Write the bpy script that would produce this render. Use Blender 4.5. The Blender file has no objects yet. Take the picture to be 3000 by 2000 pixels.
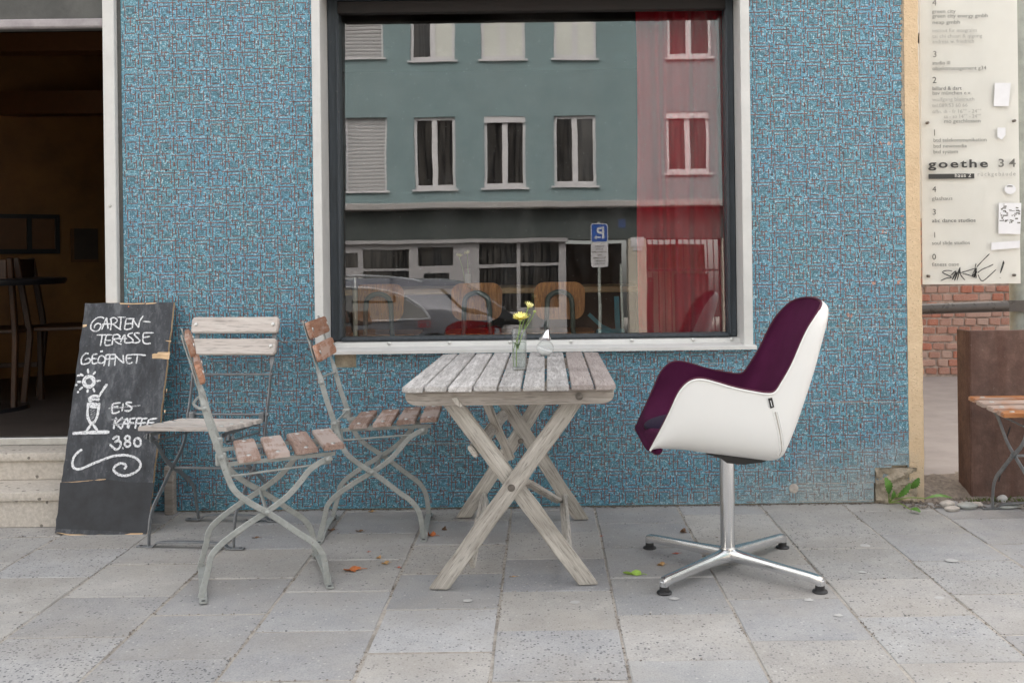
import bpy, bmesh, math, random
from mathutils import Vector, Matrix
from mathutils.bvhtree import BVHTree
random.seed(7)
S = bpy.context.scene
COL = S.collection
R = math.radians

# ---------------------------------------------------------------- camera, light, exposure
F, PX, PY, TH, CAMH, D0 = 2980.0, 1588.0, 747.0, 0.0125, 1.15, 4.64
cam_d = bpy.data.cameras.new('camera'); cam = bpy.data.objects.new('camera', cam_d); COL.objects.link(cam)
cam_d.sensor_fit = 'HORIZONTAL'; cam_d.sensor_width = 36.0; cam_d.lens = 36.0 * F / 3000.0
cam_d.shift_x = (1500 - PX) / 3000.0; cam_d.shift_y = (PY - 1000) / 3000.0
cam_d.clip_start = 0.05; cam_d.clip_end = 500
c_, s_ = math.cos(TH), math.sin(TH)
cam.matrix_world = Matrix(((c_, s_, 0, 0), (0, 0, -1, -D0), (-s_, c_, 0, CAMH), (0, 0, 0, 1)))
S.camera = cam
W = bpy.data.worlds.new('World'); S.world = W; W.use_nodes = True
wn = W.node_tree; wn.nodes.clear()
sky = wn.nodes.new('ShaderNodeTexSky'); sky.sky_type = 'NISHITA'; sky.sun_disc = False
SUN_EL, SUN_AZ = R(50), R(-8)
sky.sun_elevation = SUN_EL; sky.sun_rotation = SUN_AZ; sky.air_density = 1.0; sky.dust_density = 4.0; sky.ozone_density = 1.0
hs = wn.nodes.new('ShaderNodeHueSaturation'); hs.inputs['Saturation'].default_value = 0.22
tint = wn.nodes.new('ShaderNodeMixRGB'); tint.blend_type = 'MULTIPLY'; tint.inputs[0].default_value = 1; tint.inputs[2].default_value = (1.03, 0.985, 0.93, 1)
bg = wn.nodes.new('ShaderNodeBackground'); bg.inputs[1].default_value = 0.15
wo = wn.nodes.new('ShaderNodeOutputWorld')
wn.links.new(sky.outputs[0], hs.inputs['Color']); wn.links.new(hs.outputs[0], tint.inputs[1])
wn.links.new(tint.outputs[0], bg.inputs[0]); wn.links.new(bg.outputs[0], wo.inputs[0])
sl = bpy.data.lights.new('sun', 'SUN'); sl.energy = 0.75; sl.angle = R(14); sl.color = (1.0, 0.97, 0.93)
so = bpy.data.objects.new('sun', sl); COL.objects.link(so)
# veiled sun behind the café building: it lights the houses opposite, the pavement lies in open shade
sd = Vector((math.sin(SUN_AZ) * math.cos(SUN_EL), math.cos(SUN_AZ) * math.cos(SUN_EL), math.sin(SUN_EL)))
so.location = (1, -4, 9); so.rotation_euler = sd.to_track_quat('Z', 'Y').to_euler()
S.view_settings.view_transform = 'Standard'; S.view_settings.look = 'None'; S.view_settings.gamma = 1.0
S.view_settings.use_curve_mapping = False; S.view_settings.exposure = 2.2
S.render.engine = 'CYCLES'
S.cycles.use_denoising = True
S.cycles.max_bounces = 12; S.cycles.transparent_max_bounces = 16; S.cycles.caustics_reflective = False; S.cycles.caustics_refractive = False

# ---------------------------------------------------------------- surveying: photograph pixel -> place
CAM = Vector((0, -D0, CAMH))
def ray(px, py):
    du, dv = px - PX, PY - py
    return Vector(((du * c_ + dv * s_) / F, 1.0, (-du * s_ + dv * c_) / F))
def at(px, py, y): return CAM + ray(px, py) * (y + D0)
def floor_at(px, py, z=0.0):
    r = ray(px, py); return CAM + r * ((z - CAMH) / r.z)
def on_plane(px, py, p0, n):
    r = ray(px, py); return CAM + r * ((p0 - CAM).dot(n) / r.dot(n))

# ---------------------------------------------------------------- materials
class NT:
    def __init__(s, name):
        s.m = bpy.data.materials.new(name); s.m.use_nodes = True; s.t = s.m.node_tree; s.t.nodes.clear()
        s.out = s.t.nodes.new('ShaderNodeOutputMaterial'); s.b = s.t.nodes.new('ShaderNodeBsdfPrincipled')
        s.t.links.new(s.b.outputs[0], s.out.inputs[0])
        s.tc = s.t.nodes.new('ShaderNodeTexCoord')
    def n(s, typ, **kw):
        x = s.t.nodes.new(typ)
        for k, v in kw.items(): setattr(x, k, v)
        return x
    def put(s, sock, v):
        if hasattr(v, 'is_output'): s.t.links.new(v, sock)
        elif isinstance(v, (tuple, list)): sock.default_value = v if len(sock.default_value) == len(v) else tuple(v) + (1,)
        else: sock.default_value = v
    def math(s, op, a, b=0.0, c=None, clamp=False):
        x = s.n('ShaderNodeMath', operation=op, use_clamp=clamp); s.put(x.inputs[0], a); s.put(x.inputs[1], b)
        if c is not None: s.put(x.inputs[2], c)
        return x.outputs[0]
    def mix(s, f, a, b, blend='MIX'):
        x = s.n('ShaderNodeMixRGB', blend_type=blend); s.put(x.inputs[0], f); s.put(x.inputs[1], a); s.put(x.inputs[2], b); return x.outputs[0]
    def vec(s, scale=(1, 1, 1), loc=(0, 0, 0), kind='Object', rnd=False, src=None):
        x = s.n('ShaderNodeMapping'); s.t.links.new(src if src else s.tc.outputs[kind], x.inputs[0])
        x.inputs['Scale'].default_value = scale; x.inputs['Location'].default_value = loc
        if rnd:
            oi = s.n('ShaderNodeObjectInfo'); cb = s.n('ShaderNodeCombineXYZ')
            k = s.math('MULTIPLY', oi.outputs['Random'], 37.0)
            for i in range(3): s.t.links.new(k, cb.inputs[i])
            s.t.links.new(cb.outputs[0], x.inputs['Location'])
        return x.outputs[0]
    def noise(s, scale, detail=4, rough=0.6, v=None, out=0, dist=0.0):
        x = s.n('ShaderNodeTexNoise'); x.inputs['Scale'].default_value = scale; x.inputs['Detail'].default_value = detail
        x.inputs['Roughness'].default_value = rough; x.inputs['Distortion'].default_value = dist
        s.t.links.new(v if v else s.tc.outputs['Object'], x.inputs['Vector']); return x.outputs[out]
    def voro(s, scale, v=None, out='Distance', feature='F1'):
        x = s.n('ShaderNodeTexVoronoi', feature=feature); x.inputs['Scale'].default_value = scale
        s.t.links.new(v if v else s.tc.outputs['Object'], x.inputs['Vector']); return x.outputs[out]
    def ramp(s, f, stops, interp='LINEAR'):
        x = s.n('ShaderNodeValToRGB'); cr = x.color_ramp; cr.interpolation = interp
        while len(cr.elements) < len(stops): cr.elements.new(0.5)
        for e, (p, c) in zip(cr.elements, stops):
            e.position = p; e.color = (c, c, c, 1) if isinstance(c, (int, float)) else tuple(c) + (1,)
        s.put(x.inputs[0], f); return x.outputs[0]
    def bump(s, h, strength=0.3, dist=0.01, n=None):
        x = s.n('ShaderNodeBump'); x.inputs['Strength'].default_value = strength; x.inputs['Distance'].default_value = dist
        s.t.links.new(h, x.inputs['Height'])
        if n: s.t.links.new(n, x.inputs['Normal'])
        s.t.links.new(x.outputs[0], s.b.inputs['Normal']); return x.outputs[0]
    def set(s, **kw):
        for k, v in kw.items(): s.put(s.b.inputs[k], v)
        return s
def set_(n, **kw):
    names = {'col': 'Base Color', 'rough': 'Roughness', 'metal': 'Metallic', 'spec': 'Specular IOR Level'}
    for k, v in kw.items(): n.put(n.b.inputs[names.get(k, k)], v)
    return n.m
def plain(name, col, rough=0.6, metal=0.0, var=0.12, scale=18, bump=0.0, spec=0.5):
    n = NT(name); f = n.noise(scale, 5, 0.65)
    a = tuple(c * (1 - var) for c in col); b = tuple(min(1, c * (1 + var)) for c in col)
    if bump: n.bump(n.noise(scale * 6, 4, 0.6), bump, 0.004)
    return set_(n, col=n.ramp(f, [(0.3, a), (0.7, b)]), rough=n.ramp(f, [(0.3, max(0, rough - 0.06)), (0.7, min(1, rough + 0.06))]), metal=metal, spec=spec)
def wood(name, dark, light, axis='x', rough=0.75, grain=1.0, bump=0.35, paint=None, cut=0.5):
    n = NT(name); sc = {'x': (1.2, 16, 16), 'y': (16, 1.2, 16), 'z': (16, 16, 1.2)}[axis]
    v = n.vec(sc, rnd=True)
    g = n.noise(3.2 * grain, 6, 0.68, v, dist=1.2)
    fine = n.noise(14 * grain, 3, 0.6, v)
    big = n.noise(5, 4, 0.6, n.vec((1, 1, 1), rnd=True))
    oi = n.n('ShaderNodeObjectInfo')
    c = n.ramp(g, [(0.28, dark), (0.5, tuple((a + b) / 2 for a, b in zip(dark, light))), (0.68, light)])
    c = n.mix(n.ramp(fine, [(0.34, 0.6), (0.46, 0.0)]), c, tuple(x * 0.45 for x in dark))
    if paint:
        pm = n.ramp(n.math('ADD', big, n.math('MULTIPLY', n.math('SUBTRACT', g, 0.5), 0.5)), [(cut - 0.05, 0.0), (cut + 0.05, 1.0)])
        c = n.mix(pm, c, paint)
    else:
        c = n.mix(n.ramp(big, [(0.45, 0.0), (0.75, 0.45)]), c, tuple(x * 0.6 for x in dark))
    hv = n.n('ShaderNodeHueSaturation'); n.t.links.new(c, hv.inputs['Color'])
    n.put(hv.inputs['Value'], n.math('ADD', n.math('MULTIPLY', oi.outputs['Random'], 0.3), 0.85))
    n.bump(n.math('ADD', n.math('MULTIPLY', g, 0.6), n.math('MULTIPLY', fine, 0.5)), bump, 0.004)
    return set_(n, col=hv.outputs[0], rough=rough)

M = {}
def build_materials():
    # mosaic of small blue and teal chips
    n = NT('mosaic_chips')
    v = n.vec((1, 1, 1))
    cells = n.voro(230, v, 'Color'); sp = n.n('ShaderNodeSeparateColor'); n.t.links.new(cells, sp.inputs[0])
    base = n.ramp(sp.outputs[0], [(0.0, (0.018, 0.10, 0.125)), (0.22, (0.032, 0.175, 0.225)), (0.45, (0.052, 0.245, 0.33)), (0.66, (0.075, 0.295, 0.405)), (0.87, (0.17, 0.41, 0.5)), (1.0, (0.5, 0.62, 0.64))])
    hue = n.noise(5.5, 3, 0.6, v)
    base = n.mix(n.ramp(hue, [(0.35, 0.0), (0.65, 0.5)]), base, n.mix(1.0, base, (0.8, 0.95, 1.2), 'MULTIPLY'))
    bright = n.noise(90, 2, 0.5, v)
    base = n.mix(n.ramp(bright, [(0.62, 0.0), (0.75, 0.4)]), base, (0.3, 0.43, 0.48))
    dirt = dirt_mask(n)
    base = n.mix(dirt, base, (0.4, 0.41, 0.39))
    d = n.voro(230, v, 'Distance')
    n.bump(n.math('ADD', d, n.math('MULTIPLY', sp.outputs[1], 0.8)), 0.3, 0.003)
    M['mosaic'] = set_(n, col=base, rough=n.ramp(sp.outputs[2], [(0, 0.35), (1, 0.6)]), spec=1.0, **{'Coat Weight': 0.5, 'Coat Roughness': 0.35, 'Coat IOR': 1.55})
    for nm, col in (('mosaic_red', (0.18, 0.082, 0.07)), ('mosaic_grey', (0.08, 0.15, 0.18))):
        n = NT(nm); f = n.noise(70, 2, 0.5)
        c = n.ramp(f, [(0.35, tuple(x * 0.65 for x in col)), (0.65, tuple(x * 1.5 for x in col))])
        M[nm] = set_(n, col=n.mix(dirt_mask(n), c, (0.3, 0.31, 0.3)), rough=0.55)
    # plaster at the corner
    n = NT('beige_plaster'); f = n.noise(9, 6, 0.7); g = n.noise(120, 3, 0.6)
    c = n.ramp(f, [(0.3, (0.66, 0.49, 0.31)), (0.7, (0.78, 0.6, 0.4))])
    pit = n.voro(60); c = n.mix(n.ramp(pit, [(0.05, 0.75), (0.16, 0.0)]), c, (0.2, 0.14, 0.09))
    sep = n.n('ShaderNodeSeparateXYZ'); n.t.links.new(n.tc.outputs['Object'], sep.inputs[0])
    low = n.math('ADD', n.math('MULTIPLY', sep.outputs[2], -2.2), n.math('MULTIPLY', f, 1.5))
    c = n.mix(n.ramp(low, [(0.1, 0.0), (0.75, 0.65)]), c, (0.38, 0.33, 0.27))
    n.bump(n.math('ADD', g, n.math('MULTIPLY', f, 2.0)), 0.7, 0.008)
    M['plaster'] = set_(n, col=c, rough=0.9)
    n = NT('rubble_concrete'); f = n.noise(24, 6, 0.75); c = n.ramp(f, [(0.3, (0.33, 0.28, 0.22)), (0.7, (0.66, 0.56, 0.43))])
    n.bump(f, 1.0, 0.03); M['rubble'] = set_(n, col=c, rough=0.95)
    M['base_wall'] = plain('patch_render', (0.42, 0.35, 0.26), 0.9, var=0.3, scale=30, bump=0.6)
    M['upper_wall'] = plain('upper_render', (0.5, 0.48, 0.44), 0.9, bump=0.3)
    # white window metal
    n = NT('white_coated_metal'); f = n.noise(7, 6, 0.7); g = n.noise(55, 4, 0.7)
    c = n.ramp(f, [(0.3, (0.6, 0.597, 0.58)), (0.7, (0.7, 0.697, 0.68))])
    c = n.mix(n.ramp(g, [(0.62, 0.0), (0.8, 0.55)]), c, (0.4, 0.39, 0.36))
    M['white_metal'] = set_(n, col=c, rough=0.42)
    n = NT('dark_window_paint'); f = n.noise(30, 5, 0.7); g = n.noise(9, 5, 0.7, n.vec((6, 6, 0.6)))
    c = n.ramp(g, [(0.3, (0.022, 0.028, 0.034)), (0.7, (0.05, 0.062, 0.075))])
    c = n.mix(n.ramp(f, [(0.68, 0.0), (0.76, 0.7)]), c, (0.22, 0.22, 0.21))
    M['dark_frame'] = set_(n, col=c, rough=0.45)
    M['dark_wood'] = plain('dark_head_board', (0.013, 0.009, 0.008), 0.75, var=0.4, scale=14, bump=0.3)
    M['seal'] = plain('black_seal', (0.02, 0.02, 0.02), 0.7)
    # reflecting shop glass
    n = NT('coated_shop_glass'); n.t.nodes.remove(n.b)
    gl = n.n('ShaderNodeBsdfGlossy'); gl.inputs['Roughness'].default_value = 0.0; gl.inputs['Color'].default_value = (0.93, 0.95, 0.95, 1)
    tr = n.n('ShaderNodeBsdfTransparent'); tr.inputs['Color'].default_value = (0.96, 0.97, 0.96, 1)
    bp = n.n('ShaderNodeBump'); bp.inputs['Strength'].default_value = 1.0; bp.inputs['Distance'].default_value = 0.00024
    n.t.links.new(n.noise(2.2, 2, 0.5), bp.inputs['Height']); n.t.links.new(bp.outputs[0], gl.inputs['Normal'])
    lw = n.n('ShaderNodeFresnel'); lw.inputs['IOR'].default_value = 1.5
    fac = n.math('ADD', n.math('MULTIPLY', lw.outputs[0], 1.0), 0.115, clamp=True)
    mx = n.n('ShaderNodeMixShader'); n.t.links.new(fac, mx.inputs[0]); n.t.links.new(tr.outputs[0], mx.inputs[1]); n.t.links.new(gl.outputs[0], mx.inputs[2])
    df = n.n('ShaderNodeBsdfDiffuse'); df.inputs['Color'].default_value = (0.55, 0.54, 0.52, 1)
    smear = n.math('MULTIPLY', n.ramp(n.noise(3.0, 6, 0.75, n.vec((1.6, 1, 0.5))), [(0.45, 0.0), (0.8, 1.0)]), 0.07)
    speck = n.math('MULTIPLY', n.math('LESS_THAN', n.voro(38), 0.055), 0.5)
    m2 = n.n('ShaderNodeMixShader'); n.t.links.new(n.math('ADD', smear, speck, clamp=True), m2.inputs[0]); n.t.links.new(mx.outputs[0], m2.inputs[1]); n.t.links.new(df.outputs[0], m2.inputs[2])
    n.t.links.new(m2.outputs[0], n.out.inputs[0]); M['shop_glass'] = n.m
    def thin_glass(name, tintc, add):
        n = NT(name); n.t.nodes.remove(n.b)
        gl = n.n('ShaderNodeBsdfGlossy'); gl.inputs['Roughness'].default_value = 0.02
        tr = n.n('ShaderNodeBsdfTransparent'); tr.inputs['Color'].default_value = tintc
        lw = n.n('ShaderNodeLayerWeight'); lw.inputs['Blend'].default_value = 0.3
        fac = n.math('ADD', n.math('POWER', lw.outputs['Facing'], 2.2), add, clamp=True)
        mx = n.n('ShaderNodeMixShader'); n.t.links.new(n.math('MULTIPLY', fac, 0.65), mx.inputs[0]); n.t.links.new(tr.outputs[0], mx.inputs[1]); n.t.links.new(gl.outputs[0], mx.inputs[2])
        n.t.links.new(mx.outputs[0], n.out.inputs[0]); return n.m
    M['clear_glass'] = thin_glass('clear_drinking_glass', (0.95, 0.965, 0.96, 1), 0.08)
    M['acrylic'] = thin_glass('clear_acrylic', (0.99, 0.99, 0.985, 1), 0.015)
    M['water'] = thin_glass('still_water', (0.955, 0.97, 0.965, 1), 0.0)
    # paving slabs: object colour gives stone colour (rgb) and coarseness (alpha)
    n = NT('worn_concrete_slab'); oi = n.n('ShaderNodeObjectInfo')
    v = n.vec((1, 1, 1), rnd=True)
    f = n.noise(6, 6, 0.7, v); g = n.noise(190, 3, 0.6, v); st = n.noise(2.4, 5, 0.7)
    c = n.mix(n.ramp(f, [(0.3, 0.0), (0.7, 1.0)]), n.mix(1, oi.outputs['Color'], (0.84, 0.84, 0.85), 'MULTIPLY'), n.mix(1, oi.outputs['Color'], (1.1, 1.09, 1.07), 'MULTIPLY'))
    c = n.mix(n.ramp(g, [(0.36, 0.5), (0.5, 0.0)]), c, n.mix(1, c, (0.6, 0.6, 0.62), 'MULTIPLY'))
    c = n.mix(n.ramp(g, [(0.6, 0.0), (0.75, 0.45)]), c, (0.55, 0.54, 0.52))
    al = oi.outputs['Alpha']
    vw = n.n('ShaderNodeVectorMath', operation='ADD'); n.t.links.new(v, vw.inputs[0])
    nz = n.n('ShaderNodeTexNoise'); nz.inputs['Scale'].default_value = 60; n.t.links.new(v, nz.inputs['Vector'])
    sc = n.n('ShaderNodeVectorMath', operation='SCALE'); n.t.links.new(nz.outputs['Color'], sc.inputs[0]); sc.inputs['Scale'].default_value = 0.008
    n.t.links.new(sc.outputs[0], vw.inputs[1])
    vd = n.n('ShaderNodeTexVoronoi'); vd.inputs['Scale'].default_value = 98; n.t.links.new(vw.outputs[0], vd.inputs['Vector'])
    sp = n.n('ShaderNodeSeparateColor'); n.t.links.new(vd.outputs['Color'], sp.inputs[0])
    pick = n.math('LESS_THAN', sp.outputs[0], n.math('MULTIPLY', al, 0.78))
    rad = n.math('LESS_THAN', vd.outputs['Distance'], n.math('ADD', n.math('MULTIPLY', sp.outputs[1], 0.36), 0.1))
    fleck = n.math('MULTIPLY', pick, rad)
    fc = n.ramp(sp.outputs[2], [(0.0, (0.04, 0.045, 0.055)), (0.5, (0.13, 0.135, 0.15)), (1.0, (0.27, 0.26, 0.25))])
    c = n.mix(n.math('MULTIPLY', fleck, 0.85), c, fc)
    pale = n.math('MULTIPLY', n.math('GREATER_THAN', sp.outputs[0], 0.94), rad)
    c = n.mix(n.math('MULTIPLY', pale, 0.5), c, (0.6, 0.59, 0.57))
    c = n.mix(n.ramp(st, [(0.42, 0.0), (0.72, 0.42)]), c, (0.36, 0.33, 0.29))
    c = n.mix(n.ramp(n.noise(1.3, 4, 0.6), [(0.5, 0.0), (0.75, 0.4)]), c, n.mix(1, c, (0.72, 0.7, 0.68), 'MULTIPLY'))
    h = n.math('SUBTRACT', n.math('ADD', n.math('MULTIPLY', g, 0.5), n.math('MULTIPLY', f, 1.0)), n.math('MULTIPLY', fleck, 0.4))
    n.bump(h, 0.5, 0.004)
    M['slab'] = set_(n, col=c, rough=0.82)
    n = NT('sandy_joint'); f = n.noise(60, 5, 0.7); g = n.noise(4, 4, 0.6)
    c = n.ramp(f, [(0.3, (0.32, 0.29, 0.255)), (0.7, (0.52, 0.485, 0.44))]); c = n.mix(n.ramp(g, [(0.5, 0.0), (0.7, 0.75)]), c, (0.1, 0.085, 0.07))
    n.bump(f, 0.8, 0.01); M['joint'] = set_(n, col=c, rough=0.95)
    M['asphalt'] = plain('old_asphalt', (0.2, 0.195, 0.19), 0.9, var=0.25, scale=30, bump=0.5)
    M['courtyard'] = plain('courtyard_concrete', (0.3, 0.275, 0.265), 0.9, var=0.15, scale=4, bump=0.3)
    M['soil'] = plain('stony_soil', (0.2, 0.17, 0.145), 0.95, var=0.5, scale=40, bump=1.0)
    # metals
    n = NT('galvanised_steel'); f = n.voro(45, None, 'Color'); sp = n.n('ShaderNodeSeparateColor'); n.t.links.new(f, sp.inputs[0]); g = n.noise(22, 5, 0.7); k = n.noise(140, 2, 0.5)
    c = n.ramp(g, [(0.3, (0.27, 0.285, 0.27)), (0.7, (0.43, 0.445, 0.43))]); c = n.mix(n.math('MULTIPLY', sp.outputs[0], 0.2), c, (0.55, 0.56, 0.55))
    c = n.mix(n.ramp(k, [(0.66, 0.0), (0.74, 0.7)]), c, (0.16, 0.13, 0.1))
    M['galv'] = set_(n, col=c, rough=n.ramp(g, [(0.3, 0.5), (0.7, 0.68)]), metal=0.35)
    n = NT('grey_painted_steel'); g = n.noise(25, 5, 0.7); k = n.noise(120, 2, 0.5)
    c = n.ramp(g, [(0.3, (0.15, 0.16, 0.17)), (0.7, (0.26, 0.27, 0.28))]); c = n.mix(n.ramp(k, [(0.66, 0.0), (0.74, 0.6)]), c, (0.12, 0.09, 0.07))
    M['grey_steel'] = set_(n, col=c, rough=0.5, metal=0.3)
    M['zinc_bolt'] = plain('zinc_bolt', (0.6, 0.6, 0.58), 0.35, metal=0.9)
    M['dark_bolt'] = plain('aged_bolt', (0.2, 0.18, 0.16), 0.5, metal=0.7, var=0.4, scale=60)
    n = NT('polished_aluminium'); f = n.noise(30, 3, 0.6, n.vec((1, 1, 0.15)))
    M['chrome'] = set_(n, col=(0.72, 0.73, 0.74), metal=1.0, rough=n.ramp(f, [(0.3, 0.1), (0.7, 0.22)]))
    M['shaker_chrome'] = plain('bright_chrome', (0.8, 0.8, 0.82), 0.08, metal=1.0, var=0.03)
    M['rubber'] = plain('black_rubber', (0.018, 0.018, 0.019), 0.5, var=0.3)
    n = NT('rusty_steel'); f = n.noise(11, 6, 0.75); g = n.noise(60, 4, 0.7); st = n.noise(5, 4, 0.6, n.vec((3, 3, 0.35)))
    c = n.ramp(f, [(0.25, (0.06, 0.035, 0.03)), (0.5, (0.12, 0.07, 0.055)), (0.75, (0.2, 0.12, 0.095))])
    c = n.mix(n.ramp(st, [(0.45, 0.0), (0.7, 0.5)]), c, (0.07, 0.025, 0.015)); c = n.mix(n.ramp(g, [(0.62, 0.0), (0.78, 0.5)]), c, (0.33, 0.27, 0.24))
    n.bump(n.math('ADD', f, g), 0.5, 0.004); M['rust'] = set_(n, col=c, rough=0.8)
    M['pipe_paint'] = plain('dark_brown_pipe_paint', (0.07, 0.06, 0.055), 0.3, var=0.2)
    M['post_steel'] = plain('weathered_post', (0.33, 0.35, 0.32), 0.55, metal=0.2, var=0.3, scale=10)
    # woods
    M['table_top'] = wood('silvered_table_wood', (0.3, 0.285, 0.275), (0.68, 0.66, 0.65), 'y', grain=1.0, bump=0.5)
    M['table_side'] = wood('weathered_rail_wood', (0.32, 0.28, 0.245), (0.56, 0.51, 0.46), 'x', bump=0.4)
    M['table_leg'] = wood('weathered_leg_wood', (0.34, 0.305, 0.265), (0.7, 0.665, 0.61), 'z', grain=0.9, bump=0.5)
    M['table_plank_brown'] = wood('browned_table_wood', (0.27, 0.23, 0.215), (0.48, 0.425, 0.405), 'y', grain=1.2, bump=0.4)
    M['slat_red'] = wood('worn_red_brown_slat', (0.26, 0.17, 0.13), (0.41, 0.29, 0.245), 'y', paint=(0.44, 0.36, 0.325), cut=0.5)
    M['slat_back'] = wood('worn_orange_slat', (0.33, 0.15, 0.085), (0.45, 0.25, 0.17), 'y', paint=(0.47, 0.33, 0.27), cut=0.52)
    M['slat_brown'] = wood('brown_varnished_slat', (0.22, 0.14, 0.105), (0.36, 0.25, 0.205), 'y', paint=(0.41, 0.33, 0.295), cut=0.52)
    M['slat_pale'] = wood('bleached_slat', (0.5, 0.44, 0.4), (0.66, 0.61, 0.57), 'y', paint=(0.53, 0.42, 0.38), cut=0.66, grain=0.7, bump=0.2)
    M['slat_orange'] = wood('orange_varnished_slat', (0.4, 0.15, 0.05), (0.52, 0.23, 0.09), 'y', paint=(0.43, 0.33, 0.28), cut=0.5, rough=0.4)
    M['plywood_back'] = wood('worn_plywood', (0.24, 0.085, 0.015), (0.66, 0.27, 0.055), 'z', paint=None, grain=0.9, rough=0.45)
    M['counter_wood'] = wood('counter_board', (0.3, 0.18, 0.08), (0.55, 0.37, 0.18), 'x', rough=0.45)
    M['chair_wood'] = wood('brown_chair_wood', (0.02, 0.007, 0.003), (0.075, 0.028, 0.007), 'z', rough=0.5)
    M['raw_ply'] = wood('splintered_plywood', (0.55, 0.36, 0.2), (0.78, 0.57, 0.36), 'x', bump=0.5)
    # chalkboard
    n = NT('chalkboard_paint'); f = n.noise(7, 7, 0.75, n.vec((2.5, 1, 1))); g = n.noise(40, 4, 0.7, n.vec((1, 1, 0.35))); k = n.noise(130, 2, 0.5, n.vec((0.5, 1, 1)))
    c = n.ramp(f, [(0.3, (0.02, 0.022, 0.026)), (0.52, (0.045, 0.049, 0.058)), (0.75, (0.17, 0.18, 0.195))])
    c = n.mix(n.ramp(g, [(0.55, 0.0), (0.8, 0.4)]), c, (0.2, 0.21, 0.22)); c = n.mix(n.ramp(k, [(0.68, 0.0), (0.8, 0.4)]), c, (0.35, 0.35, 0.36))
    n.bump(g, 0.25, 0.002); M['chalkboard'] = set_(n, col=c, rough=0.7)
    M['chalkboard_dark'] = plain('fresh_blackboard_paint', (0.028, 0.03, 0.035), 0.65, var=0.5, scale=9)
    n = NT('chalk'); f = n.noise(160, 3, 0.7); c = n.ramp(f, [(0.36, (0.24, 0.25, 0.27)), (0.5, (0.78, 0.79, 0.81))])
    M['chalk'] = set_(n, col=c, rough=0.95)
    n = NT('faint_chalk'); f = n.noise(150, 3, 0.7); c = n.ramp(f, [(0.42, (0.1, 0.105, 0.115)), (0.62, (0.5, 0.51, 0.53))])
    M['chalk_faint'] = set_(n, col=c, rough=0.95)
    # lounge chair
    n = NT('white_leather'); f = n.voro(420); n.bump(f, 0.08, 0.001); M['leather'] = set_(n, col=(0.8, 0.8, 0.785), rough=0.42)
    n = NT('plum_felt'); f = n.noise(260, 3, 0.7); g = n.noise(6, 4, 0.6)
    c = n.ramp(g, [(0.3, (0.052, 0.005, 0.028)), (0.7, (0.075, 0.009, 0.043))]); n.bump(f, 0.35, 0.002)
    M['plum'] = set_(n, col=c, rough=0.9, **{'Sheen Weight': 0.06, 'Sheen Roughness': 0.4, 'Sheen Tint': (0.5, 0.15, 0.4, 1)}, spec=0.2)
    n = NT('navy_felt'); f = n.noise(260, 3, 0.7); n.bump(f, 0.35, 0.002); M['navy'] = set_(n, col=(0.022, 0.012, 0.036), rough=0.9, spec=0.2, **{'Sheen Weight': 0.05})
    M['black_plastic'] = plain('black_plastic', (0.015, 0.015, 0.016), 0.45)
    M['thread'] = plain('welt_plum', (0.08, 0.015, 0.035), 0.85)
    # stone steps
    n = NT('shell_limestone'); f = n.noise(60, 5, 0.75); g = n.voro(38, None, 'Color'); sp = n.n('ShaderNodeSeparateColor'); n.t.links.new(g, sp.inputs[0]); d = n.voro(38)
    c = n.ramp(f, [(0.3, (0.42, 0.38, 0.33)), (0.7, (0.65, 0.6, 0.54))])
    c = n.mix(n.math('MULTIPLY', n.math('LESS_THAN', sp.outputs[0], 0.13), n.math('LESS_THAN', d, 0.35)), c, (0.2, 0.18, 0.155))
    n.bump(f, 0.5, 0.004); M['stone'] = set_(n, col=c, rough=0.8)
    M['lintel'] = plain('grey_lintel', (0.1, 0.1, 0.095), 0.9, var=0.3, scale=6, bump=0.5)
    M['lintel_edge'] = plain('chalky_lintel_edge', (0.36, 0.33, 0.34), 0.85, var=0.2)
    # interior
    M['ochre'] = plain('ochre_glow_panelling', (0.24, 0.1, 0.022), 0.55, var=0.3, scale=3)  # wood colour with the room's warm glow mixed in
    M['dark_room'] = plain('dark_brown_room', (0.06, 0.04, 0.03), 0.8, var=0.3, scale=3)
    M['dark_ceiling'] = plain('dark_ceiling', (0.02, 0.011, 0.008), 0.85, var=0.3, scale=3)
    M['beam'] = plain('orange_glow_beam', (0.14, 0.052, 0.013), 0.5)  # warm glow under the ceiling put into the beam colour
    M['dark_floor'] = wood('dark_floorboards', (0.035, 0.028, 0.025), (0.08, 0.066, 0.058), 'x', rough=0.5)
    M['black_table'] = plain('black_table', (0.012, 0.012, 0.014), 0.35)
    M['green_tube'] = plain('green_painted_tube', (0.09, 0.13, 0.11), 0.4)
    n = NT('red_curtain_cloth'); f = n.noise(300, 2, 0.5); n.bump(f, 0.2, 0.001)
    M['curtain'] = set_(n, col=(0.85, 0.016, 0.05), rough=0.85, **{'Sheen Weight': 0.15})
    M['white_pipe'] = plain('cream_pipe_paint', (0.72, 0.68, 0.56), 0.4)
    M['teal_cloth'] = plain('turquoise_paint', (0.06, 0.3, 0.38), 0.5)
    # plants
    n = NT('green_leaf'); f = n.noise(18, 4, 0.6); M['leaf'] = set_(n, col=n.ramp(f, [(0.3, (0.05, 0.14, 0.02)), (0.7, (0.12, 0.27, 0.04))]), rough=0.45, **{'Subsurface Weight': 0.0})
    M['stem'] = plain('flower_stem', (0.2, 0.3, 0.06), 0.5)
    n = NT('yellow_petal'); f = n.noise(60, 3, 0.6); M['petal'] = set_(n, col=n.ramp(f, [(0.3, (0.86, 0.74, 0.16)), (0.7, (0.94, 0.87, 0.36))]), rough=0.6)
    M['pale_petal'] = plain('pale_yellow_petal', (0.92, 0.87, 0.45), 0.6, var=0.08)
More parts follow.
